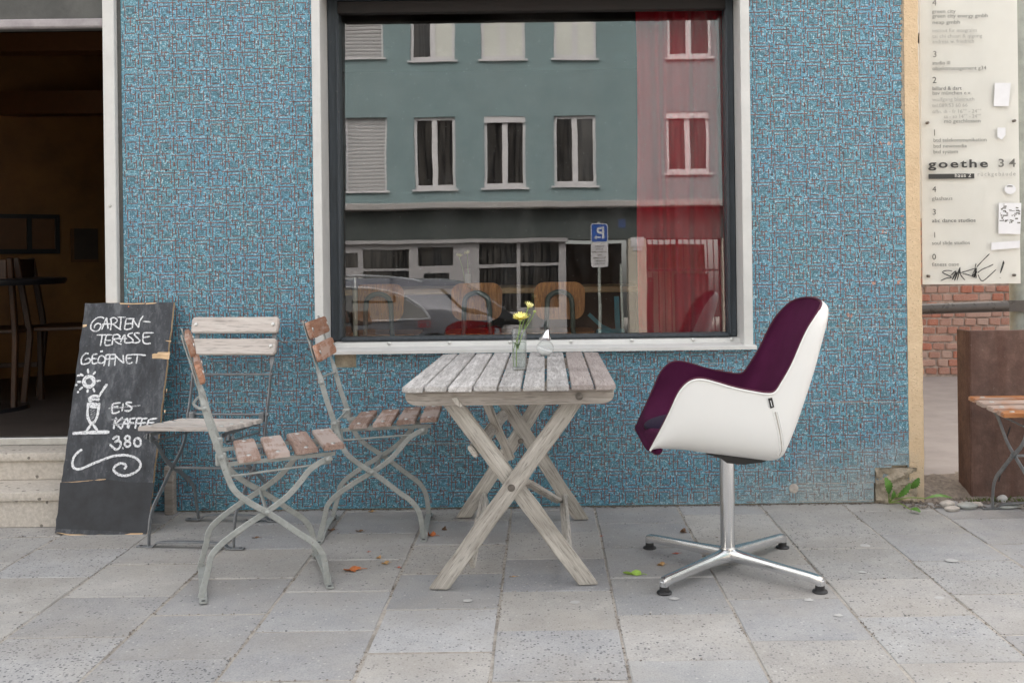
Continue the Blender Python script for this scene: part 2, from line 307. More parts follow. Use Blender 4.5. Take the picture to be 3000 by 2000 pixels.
    M['bud'] = plain('flower_bud', (0.33, 0.38, 0.1), 0.6, var=0.3, scale=300)
    M['sugar'] = plain('white_sugar', (0.93, 0.93, 0.93), 0.9, var=0.03, scale=300, bump=0.4)
    for k, c in (('rust', (0.5, 0.16, 0.05)), ('tan', (0.44, 0.27, 0.12)), ('brown', (0.17, 0.095, 0.055)), ('red', (0.42, 0.12, 0.08)), ('lime', (0.33, 0.5, 0.09)), ('black', (0.03, 0.03, 0.032))):
        M['dead_' + k] = plain('fallen_leaf_' + k, c, 0.75, var=0.35, scale=70, bump=0.4)
    M['gum'] = plain('trodden_gum', (0.46, 0.455, 0.445), 0.7, var=0.1)
    M['pebble'] = plain('pebble', (0.46, 0.42, 0.38), 0.8, var=0.25, scale=40, bump=0.3)
    M['moss'] = plain('moss', (0.09, 0.12, 0.025), 0.95, var=0.5, scale=80, bump=1.0)
    # brick
    n = NT('weathered_brick'); oi = n.n('ShaderNodeObjectInfo'); f = n.noise(26, 5, 0.75, n.vec((1, 1, 1), rnd=True)); g = n.noise(60, 4, 0.7, n.vec((1, 1, 1), rnd=True))
    c = n.ramp(oi.outputs['Random'], [(0.0, (0.6, 0.13, 0.045)), (0.3, (0.5, 0.16, 0.09)), (0.55, (0.56, 0.28, 0.21)), (1.0, (0.64, 0.44, 0.37))])
    c = n.mix(n.ramp(f, [(0.44, 0.0), (0.6, 0.75)]), c, (0.66, 0.52, 0.46)); c = n.mix(n.ramp(g, [(0.66, 0.0), (0.75, 0.6)]), c, (0.1, 0.05, 0.035))
    n.bump(n.math('ADD', f, g), 0.9, 0.012); M['brick'] = set_(n, col=c, rough=0.9)
    M['mortar'] = plain('old_mortar', (0.4, 0.32, 0.28), 0.95, var=0.35, scale=25, bump=0.8)
    # sign
    n = NT('ivory_sign_board'); f = n.noise(3, 5, 0.7); g = n.noise(14, 6, 0.75)
    c = n.ramp(f, [(0.3, (0.74, 0.725, 0.68)), (0.7, (0.82, 0.81, 0.77))]); c = n.mix(n.ramp(g, [(0.62, 0.0), (0.82, 0.35)]), c, (0.55, 0.5, 0.43))
    M['sign'] = set_(n, col=c, rough=0.35)
    M['ink'] = plain('black_print', (0.03, 0.03, 0.028), 0.5)
    M['ink_mid'] = plain('worn_print', (0.16, 0.155, 0.14), 0.5, var=0.4, scale=90)
    M['ink_faint'] = plain('faded_print', (0.4, 0.39, 0.36), 0.5, var=0.25, scale=90)
    M['paper'] = plain('white_paper', (0.8, 0.8, 0.82), 0.8, var=0.04)
    M['graffiti'] = plain('black_marker', (0.02, 0.02, 0.02), 0.5)
    # over the road
    M['teal_render'] = plain('teal_house_render', (0.2, 0.272, 0.282), 0.9, var=0.08, scale=1.2)
    M['frame_white'] = plain('white_window_frame', (0.6, 0.58, 0.59), 0.5, var=0.05)
    M['shop_frame'] = plain('shaded_white_shopfront_frame', (0.29, 0.278, 0.282), 0.5, var=0.05)  # white frame with the cornice's shade put into its colour
    M['shutter'] = plain('grey_roller_slats', (0.36, 0.345, 0.345), 0.6, var=0.05)
    n = NT('dark_window_pane'); f = n.noise(1.0, 3, 0.5, n.vec((14, 1, 0.6)))
    M['dark_pane'] = set_(n, col=n.ramp(f, [(0.4, (0.008, 0.008, 0.009)), (0.7, (0.06, 0.055, 0.05))]), rough=0.05)
    M['pale_pane'] = plain('net_curtained_pane', (0.62, 0.62, 0.57), 0.25, var=0.05, scale=2)
    M['net'] = plain('grey_net_curtain', (0.17, 0.16, 0.14), 0.8, var=0.2)
    M['grey_band'] = plain('dark_ground_floor_render', (0.05, 0.06, 0.058), 0.85, var=0.15, scale=2)
    M['cornice'] = plain('pale_cornice', (0.34, 0.32, 0.31), 0.8)
    M['tan_wall'] = plain('tan_pier', (0.4, 0.36, 0.3), 0.85)
    M['gate_bar'] = plain('dark_gate_bar', (0.03, 0.02, 0.02), 0.6)
    M['gate_back'] = plain('pale_passage_wall', (0.6, 0.56, 0.5), 0.85)
    M['car_paint'] = plain('slate_car_paint', (0.3, 0.3, 0.335), 0.14, metal=0.2, var=0.05)
    M['car_trim'] = plain('bright_car_trim', (0.8, 0.8, 0.82), 0.3, var=0.03)
    M['car_glass'] = plain('dark_car_glass', (0.012, 0.012, 0.013), 0.03, var=0.1)
    M['tail_red'] = plain('red_tail_light', (0.3, 0.005, 0.014), 0.1, var=0.2)
    M['lamp_clear'] = plain('clear_lamp', (0.55, 0.55, 0.53), 0.15)
    M['tyre'] = plain('tyre', (0.02, 0.02, 0.02), 0.8)
    M['sign_blue'] = plain('blue_road_sign', (0.006, 0.07, 0.32), 0.4, var=0.04)
    M['sign_white'] = plain('white_road_sign', (0.5, 0.48, 0.49), 0.4, var=0.04)
    M['blue_plate'] = plain('blue_house_plate', (0.03, 0.06, 0.16), 0.4)
    M['print_red'] = plain('red_print', (0.55, 0.02, 0.03), 0.5)

def dirt_mask(n):
    # splash film on the plinth, heaviest near the passage corner
    sep = n.n('ShaderNodeSeparateXYZ'); n.t.links.new(n.tc.outputs['Object'], sep.inputs[0])
    f = n.noise(7, 5, 0.7); k = n.noise(170, 2, 0.5); sp_ = n.voro(55)
    low = n.math('ADD', n.math('MULTIPLY', sep.outputs[2], -1.9), n.math('MULTIPLY', sep.outputs[0], 0.5))
    a = n.math('ADD', low, n.math('MULTIPLY', n.math('SUBTRACT', f, 0.5), 0.9))
    m = n.ramp(a, [(0.12, 0.0), (0.62, 0.85)])
    m = n.math('MULTIPLY', m, n.ramp(k, [(0.3, 0.35), (0.62, 1.0)]))
    spl = n.math('MULTIPLY', n.math('LESS_THAN', sp_, 0.1), n.math('GREATER_THAN', n.math('ADD', n.math('MULTIPLY', sep.outputs[2], -1.0), f), 0.1))
    return n.math('ADD', m, n.math('MULTIPLY', spl, 0.5), clamp=True)
build_materials()

# ---------------------------------------------------------------- object helpers
WM = {}
def thing(name, label, cat, loc=(0, 0, 0), rz=0.0, group=None, rx=0.0):
    o = bpy.data.objects.new(name, None); COL.objects.link(o); o.empty_display_size = 0.1
    o.location = loc; o.rotation_euler = (rx, 0, rz); o['label'] = label; o['category'] = cat
    if group: o['group'] = group
    WM[o] = Matrix.Translation(loc) @ Matrix.Rotation(rz, 4, 'Z') @ Matrix.Rotation(rx, 4, 'X'); return o
def tag(o, label, cat, group=None):
    o['label'] = label; o['category'] = cat
    if group: o['group'] = group
    return o
def root_m(p):
    while p is not None:
        if p in WM: return WM[p]
        p = p.parent
    return Matrix.Identity(4)
def obj(name, bm, mat, parent=None, world=True, smooth=35, label=None, kind=None, color=None):
    if parent is not None and world: bm.transform(root_m(parent).inverted())
    me = bpy.data.meshes.new(name); bm.to_mesh(me); bm.free()
    for m in (mat if isinstance(mat, (list, tuple)) else [mat]): me.materials.append(m)
    if smooth:
        me.polygons.foreach_set('use_smooth', [True] * len(me.polygons)); me.set_sharp_from_angle(angle=R(smooth))
    o = bpy.data.objects.new(name, me); COL.objects.link(o)
    if parent is not None: o.parent = parent
    if label: o['label'] = label
    if kind: o['kind'] = kind
    if color: o.color = color
    return o
def new(): return bmesh.new()
def box(bm, lo, hi, bevel=0.0, mtx=None, mi=0, seg=1):
    lo, hi = Vector(lo), Vector(hi)
    r = bmesh.ops.create_cube(bm, size=1.0, matrix=Matrix.Translation((lo + hi) / 2) @ Matrix.Diagonal((*(hi - lo), 1)))
    vs = r['verts']
    fs = set(f for v in vs for f in v.link_faces)
    for f in fs: f.material_index = mi
    if bevel:
        es = set(e for v in vs for e in v.link_edges)
        rr = bmesh.ops.bevel(bm, geom=list(es), offset=bevel, segments=seg, affect='EDGES', profile=0.6)
        vs = list(set(v for f in rr['faces'] for v in f.verts) | set(v for v in vs if v.is_valid))
    if mtx is not None: bmesh.ops.transform(bm, matrix=mtx, verts=[v for v in vs if v.is_valid])
    return vs
def catmull(pts, n=6, closed=False):
    P = [Vector(p) for p in pts]; out = []; N = len(P)
    if N < 3: return P
    rng = range(N if closed else N - 1)
    for i in rng:
        if closed: p0, p1, p2, p3 = P[i - 1], P[i], P[(i + 1) % N], P[(i + 2) % N]
        else: p0, p1, p2, p3 = P[max(i - 1, 0)], P[i], P[i + 1], P[min(i + 2, N - 1)]
        for k in range(n):
            t = k / n
            out.append(0.5 * ((2 * p1) + (p2 - p0) * t + (2 * p0 - 5 * p1 + 4 * p2 - p3) * t * t + (3 * p1 - p0 - 3 * p2 + p3) * t ** 3))
    if not closed: out.append(P[-1])
    return out
def sweep(bm, pts, prof, side=None, rolls=None, scales=None, closed=False, cap=True, mi=0):
    """prof: list of (a along side, b along normal)."""
    P = [Vector(p) for p in pts]; N = len(P); rings = []
    prev = None
    for i in range(N):
        if closed: t = (P[(i + 1) % N] - P[i - 1])
        else: t = P[min(i + 1, N - 1)] - P[max(i - 1, 0)]
        if t.length < 1e-9: t = Vector((0, 0, 1))
        t.normalize()
        if side is not None: s = Vector(side)
        elif prev is not None: s = prev
        else: s = Vector((0, 0, 1)) if abs(t.z) < 0.9 else Vector((1, 0, 0))
        s = s - t * s.dot(t)
        if s.length < 1e-6: s = t.orthogonal()
        s.normalize(); prev = s; nrm = t.cross(s)
        a = rolls[i] if rolls else 0.0; ca, sa = math.cos(a), math.sin(a); sc = scales[i] if scales else 1.0
        rings.append([bm.verts.new(P[i] + (s * (u * ca - v * sa) + nrm * (u * sa + v * ca)) * sc) for u, v in prof])
    m = len(prof)
    for i in range(N if closed else N - 1):
        A, B = rings[i], rings[(i + 1) % N]
        for j in range(m):
            f = bm.faces.new((A[j], A[(j + 1) % m], B[(j + 1) % m], B[j])); f.material_index = mi
    if cap and not closed:
        bm.faces.new(rings[0][::-1]).material_index = mi; bm.faces.new(rings[-1]).material_index = mi
def circ(r, n=10): return [(r * math.cos(2 * math.pi * i / n), r * math.sin(2 * math.pi * i / n)) for i in range(n)]
def rect(a, b, ch=0.0):
    a, b = a / 2, b / 2
    if not ch: return [(-a, -b), (a, -b), (a, b), (-a, b)]
    return [(-a + ch, -b), (a - ch, -b), (a, -b + ch), (a, b - ch), (a - ch, b), (-a + ch, b), (-a, b - ch), (-a, -b + ch)]
def tube(bm, pts, r, n=10, closed=False, mi=0, scales=None): sweep(bm, pts, circ(r, n), closed=closed, mi=mi, scales=scales)
def lathe(bm, prof, cx=0, cy=0, n=24, mi=0, cap=True):
    rings = [[bm.verts.new((cx + r * math.cos(2 * math.pi * i / n), cy + r * math.sin(2 * math.pi * i / n), z)) for i in range(n)] for r, z in prof]
    for A, B in zip(rings, rings[1:]):
        for j in range(n): bm.faces.new((A[j], A[(j + 1) % n], B[(j + 1) % n], B[j])).material_index = mi
    if cap:
        if prof[0][0] > 1e-5: bm.faces.new(rings[0][::-1]).material_index = mi
        if prof[-1][0] > 1e-5: bm.faces.new(rings[-1]).material_index = mi
def prism(bm, poly, vec, mi=0):
    """closed polygon of 3-D points pushed along vec"""
    vec = Vector(vec); A = [bm.verts.new(p) for p in poly]; B = [bm.verts.new(Vector(p) + vec) for p in poly]; n = len(A)
    try: bm.faces.new(A[::-1]).material_index = mi; bm.faces.new(B).material_index = mi
    except ValueError: pass
    for i in range(n): bm.faces.new((A[i], A[(i + 1) % n], B[(i + 1) % n], B[i])).material_index = mi
    bmesh.ops.recalc_face_normals(bm, faces=bm.faces)
def round_poly(w, h, r, n=4, corners=(1, 1, 1, 1)):
    pts = []
    for i, (cx, cy, a0) in enumerate(((w / 2, h / 2, 0), (-w / 2, h / 2, 90), (-w / 2, -h / 2, 180), (w / 2, -h / 2, 270))):
        rr = r * corners[i]
        if rr < 1e-6: pts.append((cx, cy)); continue
        ox, oy = cx - math.copysign(rr, cx), cy - math.copysign(rr, cy)
        for k in range(n + 1):
            a = R(a0 + 90 * k / n); pts.append((ox + rr * math.cos(a), oy + rr * math.sin(a)))
    return pts
def wall_grid(bm, x0, x1, z0, z1, y0, y1, holes, mi=0):
    """a wall between y0 (front) and y1 with rectangular holes (xa, xb, za, zb)"""
    xs = sorted(set([x0, x1] + [min(max(v, x0), x1) for h in holes for v in h[:2]])); zs = sorted(set([z0, z1] + [min(max(v, z0), z1) for h in holes for v in h[2:]]))
    def solid(i, j):
        if i < 0 or j < 0 or i >= len(xs) - 1 or j >= len(zs) - 1: return False
        cx, cz = (xs[i] + xs[i + 1]) / 2, (zs[j] + zs[j + 1]) / 2
        return not any(h[0] < cx < h[1] and h[2] < cz < h[3] for h in holes)
    vc = {}
    def V(x, y, z):
        k = (round(x, 5), y, round(z, 5))
        if k not in vc: vc[k] = bm.verts.new((x, y, z))
        return vc[k]
    def q(*p): bm.faces.new([V(*a) for a in p]).material_index = mi
    for i in range(len(xs) - 1):
        for j in range(len(zs) - 1):
            if not solid(i, j): continue
            a, b, c, d = xs[i], xs[i + 1], zs[j], zs[j + 1]
            q((a, y0, c), (b, y0, c), (b, y0, d), (a, y0, d)); q((a, y1, c), (a, y1, d), (b, y1, d), (b, y1, c))
            if not solid(i - 1, j): q((a, y0, c), (a, y0, d), (a, y1, d), (a, y1, c))
            if not solid(i + 1, j): q((b, y0, c), (b, y1, c), (b, y1, d), (b, y0, d))
            if not solid(i, j - 1): q((a, y0, c), (a, y1, c), (b, y1, c), (b, y0, c))
            if not solid(i, j + 1): q((a, y0, d), (b, y0, d), (b, y1, d), (a, y1, d))
    bmesh.ops.recalc_face_normals(bm, faces=bm.faces)
def ellipsoid(bm, c, r, u=20, v=12, mtx=None):
    m = Matrix.Translation(c) @ (mtx if mtx is not None else Matrix.Identity(4)) @ Matrix.Diagonal((*r, 1))
    bmesh.ops.create_uvsphere(bm, u_segments=u, v_segments=v, radius=1, matrix=m)
def copy_tree(o, parent=None):
    c = o.copy(); COL.objects.link(c)
    if parent is not None: c.parent = parent
    for ch in list(o.children): copy_tree(ch, c)
    return c
def text_bm(s, size, mtx, extrude=0.0004, align='LEFT', spacing=1.0, bold=0.0):
    cu = bpy.data.curves.new('lettering', 'FONT'); cu.body = s; cu.size = size; cu.extrude = extrude; cu.align_x = align
    cu.space_character = spacing; cu.offset = bold; cu.resolution_u = 3
    o = bpy.data.objects.new('lettering_curve', cu); COL.objects.link(o)
    dg = bpy.context.evaluated_depsgraph_get(); me = bpy.data.meshes.new_from_object(o.evaluated_get(dg))
    bm = bmesh.new(); bm.from_mesh(me); bm.transform(mtx)
    bpy.data.objects.remove(o); bpy.data.curves.remove(cu); bpy.data.meshes.remove(me)
    return bm
def face_cam(loc): return Matrix(((1, 0, 0, loc[0]), (0, 0, -1, loc[1]), (0, 1, 0, loc[2]), (0, 0, 0, 1)))       # text read from -y
def face_wall(loc): return Matrix(((-1, 0, 0, loc[0]), (0, 0, 1, loc[1]), (0, 1, 0, loc[2]), (0, 0, 0, 1)))    # text read from +y

# ================================================================ PAVEMENT AND GROUND
g = new(); box(g, (-60, -60, -0.35), (60, 60, -0.0035)); ground = obj('ground', g, M['joint'], smooth=0, kind='structure')
# road and far pavement (seen in the shop window)
g = new(); box(g, (-40, -15.5, -0.028), (40, -5.6, -0.002)); obj('road', g, M['asphalt'], smooth=0, kind='structure')
g = new(); box(g, (-40, -21.0, -0.028), (40, -15.5, 0.1), 0.01); obj('far_pavement', g, M['courtyard'], smooth=0, kind='structure')
pav = bpy.data.objects.new('pavement', None); COL.objects.link(pav); pav['kind'] = 'structure'
COLX0, PITCH = -0.153, 0.3765
# distance of one cross joint per column (measured), 0.366 m from joint to joint
OFFS = {-7: 0.12, -6: 3.53, -5: 3.336, -4: 3.485, -3: 3.30, -2: 3.508, -1: 3.327, 0: 3.486, 1: 3.248, 2: 3.015, 3: 3.207, 4: 3.406, 5: 3.25, 6: 3.42}
STONE = [((0.385, 0.378, 0.368), 0.28), ((0.415, 0.403, 0.388), 0.22), ((0.36, 0.36, 0.365), 0.12), ((0.43, 0.418, 0.402), 0.42), ((0.395, 0.385, 0.372), 0.55), ((0.35, 0.352, 0.36), 0.08), ((0.41, 0.402, 0.392), 0.32)]
SPEC = {}   # slabs whose stone is told apart in the photograph: (column, row pixel) -> stone
for px, py, col, co in ((200, 1650, (0.34, 0.34, 0.345), 1.0), (150, 1930, (0.35, 0.35, 0.355), 1.0), (560, 1970, (0.34, 0.34, 0.345), 0.95), (1250, 1650, (0.37, 0.355, 0.335), 0.95), (1250, 1740, (0.31, 0.315, 0.325), 0.06),
                        (1560, 1690, (0.265, 0.27, 0.285), 0.08), (1850, 1560, (0.285, 0.29, 0.30), 0.08), (1900, 1740, (0.295, 0.30, 0.305), 0.10), (1620, 1790, (0.40, 0.385, 0.36), 0.35), (1950, 1850, (0.40, 0.39, 0.375), 0.5),
                        (1650, 1930, (0.33, 0.335, 0.345), 0.62), (2200, 1800, (0.31, 0.315, 0.325), 0.10), (2450, 1640, (0.35, 0.345, 0.335), 0.62), (2500, 1740, (0.41, 0.395, 0.375), 0.4), (2600, 1870, (0.33, 0.335, 0.34), 0.7),
                        (2150, 1640, (0.39, 0.375, 0.35), 0.2), (2850, 1680, (0.355, 0.345, 0.34), 0.15), (1100, 1850, (0.35, 0.355, 0.365), 0.55), (900, 1760, (0.315, 0.32, 0.33), 0.15), (380, 1800, (0.33, 0.325, 0.325), 0.4), (2000, 1970, (0.32, 0.325, 0.33), 0.1),
                        (2950, 1650, (0.36, 0.36, 0.36), 0.9), (1220, 1850, (0.37, 0.375, 0.385), 0.5)):
    p = floor_at(px, py); ci = math.floor((p.x - COLX0) / PITCH)
    off = OFFS.get(ci, 3.3); ri = math.floor((p.y + D0 - off) / 0.366); SPEC[(ci, ri)] = (tuple(0.075 + 0.88 * c for c in col), co)
slab_meshes = []
for k in range(5):
    b = new(); w, d = PITCH - 0.0055, 0.366 - 0.0045
    pl_ = []
    for (ax, ay), (bx0, by0) in (((-1, -1), (1, -1)), ((1, -1), (1, 1)), ((1, 1), (-1, 1)), ((-1, 1), (-1, -1))):
        for q_ in range(4): pl_.append(((ax + (bx0 - ax) * q_ / 4) * w / 2 + random.uniform(-0.0017, 0.0014), (ay + (by0 - ay) * q_ / 4) * d / 2 + random.uniform(-0.0017, 0.0014)))
    prism(b, [(x, y, -0.05) for x, y in pl_], (0, 0, 0.05))
    bmesh.ops.bevel(b, geom=[e for e in b.edges if all(abs(v.co.z) < 1e-5 for v in e.verts)], offset=0.003 + 0.0008 * k, segments=1, affect='EDGES')
    me = bpy.data.meshes.new('paving_slab'); b.to_mesh(me); b.free(); me.materials.append(M['slab']); slab_meshes.append(me)
rs = random.Random(11)
for ci in range(-8, 8):
    off = OFFS.get(ci, 3.3)
    for ri in range(-9, 7):
        d = off + (ri + 0.5) * 0.366
        if d - 0.183 > D0 + (0.05 if ci < 7 else 0): continue
        if d < 1.2: continue
        if ci > 4 and d > 4.62: continue
        y = d - D0; x = COLX0 + (ci + 0.5) * PITCH
        o = bpy.data.objects.new('paving_slab', rs.choice(slab_meshes)); COL.objects.link(o); o.parent = pav
        o.location = (x, y, rs.uniform(-0.0025, 0.0015)); o.rotation_euler = (rs.uniform(-0.003, 0.003), rs.uniform(-0.003, 0.003), rs.uniform(-0.003, 0.003) + (math.pi if rs.random() < 0.5 else 0))
        col, co = SPEC.get((ci, ri), rs.choice(STONE)); jit = rs.uniform(0.91, 1.07)
        o.color = tuple(c * jit for c in col) + (co,)
# trodden gum on the slabs
for i, (px, py, w) in enumerate(((1370, 1757, 30), (1684, 1762, 32), (1975, 1751, 32), (2369, 1755, 32), (2456, 1800, 30), (2752, 1749, 34), (2526, 1674, 26), (2535, 1596, 36), (2790, 1640, 40), (1590, 1510, 10))):
    p = floor_at(px, py, 0.002); b = new(); n = 12
    r0 = w / 2 * (p.y + D0) / F
    ring = [b.verts.new((p.x + r0 * math.cos(a) * rs.uniform(0.75, 1.1), p.y + r0 * 0.9 * math.sin(a) * rs.uniform(0.75, 1.1), 0.0014)) for a in [2 * math.pi * k / n for k in range(n)]]
    top = [b.verts.new((p.x + (v.co.x - p.x) * 0.8, p.y + (v.co.y - p.y) * 0.8, 0.0022)) for v in ring]
    b.faces.new(top)
    for k in range(n): b.faces.new((ring[k], ring[(k + 1) % n], top[(k + 1) % n], top[k]))
    obj('gum_spot', b, M['gum'], pav, world=False)
XPASS = at(2690, 700, 0).x
# passage ground behind the corner, with a soil edge
g = new(); box(g, (XPASS, 0.02, -0.028), (9, 12, 0.0)); obj('courtyard_path', g, M['courtyard'], smooth=0, kind='structure')
g = new()
nx, ny = 40, 14
def soil_h(x, y):
    e = min(1, max(0, (y + 0.03) / 0.12)) * min(1, max(0, (0.72 - y) / 0.35))
    return -0.006 + 0.03 * e * (0.5 + 0.5 * math.sin(x * 31 + y * 17)) * 0.6 + 0.055 * e * max(0, 1 - abs(y - 0.28) / 0.3) + random.uniform(-0.004, 0.006)
vs = [[g.verts.new((1.58 + (3.6 - 1.58) * i / nx, -0.12 + 0.82 * j / ny, soil_h(i * 0.05, -0.12 + 0.82 * j / ny))) for j in range(ny + 1)] for i in range(nx + 1)]
for i in range(nx):
    for j in range(ny): g.faces.new((vs[i][j], vs[i + 1][j], vs[i + 1][j + 1], vs[i][j + 1]))
obj('soil_strip', g, M['soil'], kind='structure')
g = new()
for k in range(900):
    x, y = rs.uniform(1.6, 3.0), rs.uniform(-0.11, 0.1) - (0.02 if rs.random() < 0.3 else 0); r = rs.uniform(0.002, 0.008)
    bmesh.ops.create_icosphere(g, subdivisions=1, radius=r, matrix=Matrix.Translation((x, y, 0.004 + r * 0.4)) @ Matrix.Rotation(rs.uniform(0, 6), 4, 'Z') @ Matrix.Diagonal((rs.uniform(0.7, 1.5), 1, 0.6, 1)))
for k in range(700):
    x = rs.uniform(-1.6, 1.7); y = -0.004 - abs(rs.gauss(0, 0.012)); r = rs.uniform(0.001, 0.004)
    bmesh.ops.create_icosphere(g, subdivisions=1, radius=r, matrix=Matrix.Translation((x, y, 0.002 + r * 0.4)) @ Matrix.Diagonal((rs.uniform(0.7, 2.2), 1, 0.6, 1)))
obj('gravel', g, M['soil'], kind='stuff')
g = new()
for k in range(2600):
    ci = rs.randint(-6, 5); off = OFFS.get(ci, 3.3)
    if rs.random() < 0.65: x = COLX0 + ci * PITCH + rs.gauss(0, 0.004); y = rs.uniform(-2.2, 0)
    else:
        x = COLX0 + (ci + rs.random()) * PITCH; y = off + rs.randint(-4, 4) * 0.366 - D0 + rs.gauss(0, 0.003)
    if y > -0.005 or y < -2.4 or math.sin(x * 5.1 + y * 3.7) + math.sin(y * 9 + ci) < -0.2: continue
    r = rs.uniform(0.0008, 0.0028)
    bmesh.ops.create_icosphere(g, subdivisions=1, radius=r, matrix=Matrix.Translation((x, y, 0.0005)) @ Matrix.Rotation(rs.uniform(0, 6), 4, 'Z') @ Matrix.Diagonal((rs.uniform(0.7, 2.4), 1, 0.7, 1)))
obj('joint_debris', g, M['soil'], smooth=0, kind='stuff')

# ================================================================ CAFE BUILDING
XP0, XP1 = at(2655, 700, 0).x, at(2698, 700, 0).x        # plaster corner
XD1, XD2 = at(305, 440, -0.03).x, at(339, 440, -0.03).x   # right door jamb face
cafe = thing('cafe_building', 'café front clad in blue mosaic with large reflecting shop window and open doorway', 'building', (0, 0, 0))
YF = -0.035
wl, wli = at(917, 515, YF).x, at(942, 515, YF).x          # surround, left outer / inner
wr, wri = at(2201, 515, YF).x, at(2174, 515, YF).x
zs_top, zs_bot = at(1588, 1010, 0.06).z, at(1588, 1031, YF - 0.02).z; zs_up = at(1588, 997, 0.064).z
ztop = 2.36
print('window', wl, wli, wri, wr, zs_top, zs_bot, 'door', XD1, XD2, 'corner', XP0, XP1)
patch = (at(980, 1060, 0).x, at(1044, 1060, 0).x, at(1012, 1077, 0).z, zs_bot + 0.001)
n1 = (at(2560, 1440, 0).x, XP0, -0.1, at(2580, 1413, 0).z); n2 = (at(2612, 1400, 0).x, XP0 - 0.005, -0.1, at(2630, 1362, 0).z)
door_z = 2.24
holes = [(wli - 0.006, wri + 0.006, zs_bot + 0.002, ztop + 0.006), (-3.6, XD2, -1, 3.01)]
b = new(); wall_grid(b, -7.0, XP0 + 0.012, -0.05, 3.0, 0.012, 0.3, holes); obj('base_wall', b, M['base_wall'], cafe, smooth=0)
b = new(); wall_grid(b, -7.0, XP0, 0.006, 3.0, 0.0, 0.0115, holes + [patch, n1, n2]); mosaic = obj('mosaic_cladding', b, M['mosaic'], cafe, smooth=0)
b = new(); box(b, (-7.0, -0.02, 3.0), (XP1, 0.35, 12.5)); obj('upper_wall', b, M['upper_wall'], cafe, smooth=0)
# the printed relief lines on the mosaic: two-layer maze motif, 78 x 155 mm
U = D0 / F / 9.8
RED = [('h', -335, 335, 0), ('h', -140, 120, 95), ('v', 95, 410, -145), ('v', 60, 320, 150), ('v', -100, 430, 245), ('h', -110, 130, 435), ('v', 360, 510, -65), ('v', 385, 440, 55), ('v', 460, 680, 10), ('h', -165, 50, 550),
       ('h', 60, 160, 675), ('v', 590, 870, 155), ('v', 615, 915, -130), ('h', -100, 130, 875), ('h', -265, -80, 680), ('v', -60, 140, -195), ('v', 160, 300, -235), ('h', -260, -205, 270), ('h', 90, 215, 265), ('v', 640, 790, 250)]
GREY = [('h', -100, 100, 140), ('h', -60, 90, 180), ('h', -35, 75, 222), ('v', 150, 330, -95), ('v', 190, 330, -58), ('v', 150, 320, 105), ('v', 190, 310, 68), ('h', -85, 85, 832), ('h', -60, 65, 792), ('h', -35, 45, 752), ('v', 690, 830, -88), ('v', 660, 790, -52),
        ('v', 690, 830, 98), ('v', 650, 780, 60), ('v', 620, 740, 25), ('h', -40, 60, 330), ('h', -75, 40, 370), ('h', 170, 330, 130), ('h', 175, 320, 330), ('h', 180, 310, 560), ('h', -235, -165, 420), ('v', 480, 640, -200), ('v', 520, 640, -165), ('h', 185, 300, 760), ('h', 170, 320, 900), ('v', 330, 420, 200), ('v', 520, 620, 215)]
def in_mosaic(x, z, m=0.003):
    if not (z > 0.006 + m and z < 2.6 and XD2 + 0.02 + m < x < XP0 - m) : return False
    if wl - m < x < wr + m and z > zs_bot - m: return False
    for h in (patch, n1, n2):
        if h[0] - m < x < h[1] + m and h[2] - m < z < h[3] + m: return False
    return True
rl = random.Random(5)
for nm, segs, wd, mat in (('red_relief_lines', RED, 0.0046, 'mosaic_red'), ('grey_relief_lines', GREY, 0.0030, 'mosaic_grey')):
    V, FC = [], []
    for ci in range(-28, 26):
        for ri in range(-2, 18):
            ox = ci * 490 * U; oz = ri * 975 * U + (0.5 * 975 * U if ci % 2 else 0)
            # printed in sheets: shift the motif a little from sheet to sheet
            oz += 0.004 * math.sin(ci * 0.37); ox += 0.003 * math.sin(ri * 0.9)
            for t, a, c, q in segs:
                if nm[0] == 'g' and rl.random() < 0.22: continue
                j = lambda s=6: rl.uniform(-s, s)
                if t == 'h': x0, x1, z0 = ox + (a + j(14)) * U, ox + (c + j(14)) * U, oz - (q + j()) * U; lo = (x0, z0 - wd / 2); hi = (x1, z0 + wd / 2)
                else: z1, z0_, x0 = oz - (a + j(14)) * U, oz - (c + j(14)) * U, ox + (q + j()) * U; lo = (x0 - wd / 2, z0_); hi = (x0 + wd / 2, z1)
                if not (in_mosaic(*lo) and in_mosaic(*hi)): continue
                yy = -0.0013 if t == 'h' else -0.0010
                i0 = len(V); V += [(lo[0], 0.0005, lo[1]), (hi[0], 0.0005, lo[1]), (hi[0], 0.0005, hi[1]), (lo[0], 0.0005, hi[1])]
                e = wd * 0.22
                V += [(lo[0] + e, yy, lo[1] + e), (hi[0] - e, yy, lo[1] + e), (hi[0] - e, yy, hi[1] - e), (lo[0] + e, yy, hi[1] - e)]
                FC += [(i0 + 4, i0 + 5, i0 + 6, i0 + 7)] + [(i0 + k, i0 + (k + 1) % 4, i0 + 4 + (k + 1) % 4, i0 + 4 + k) for k in range(4)]
    me = bpy.data.meshes.new(nm); me.from_pydata(V, [], FC); me.materials.append(M[mat]); o = bpy.data.objects.new(nm, me); COL.objects.link(o); o.parent = mosaic; o['kind'] = 'stuff'
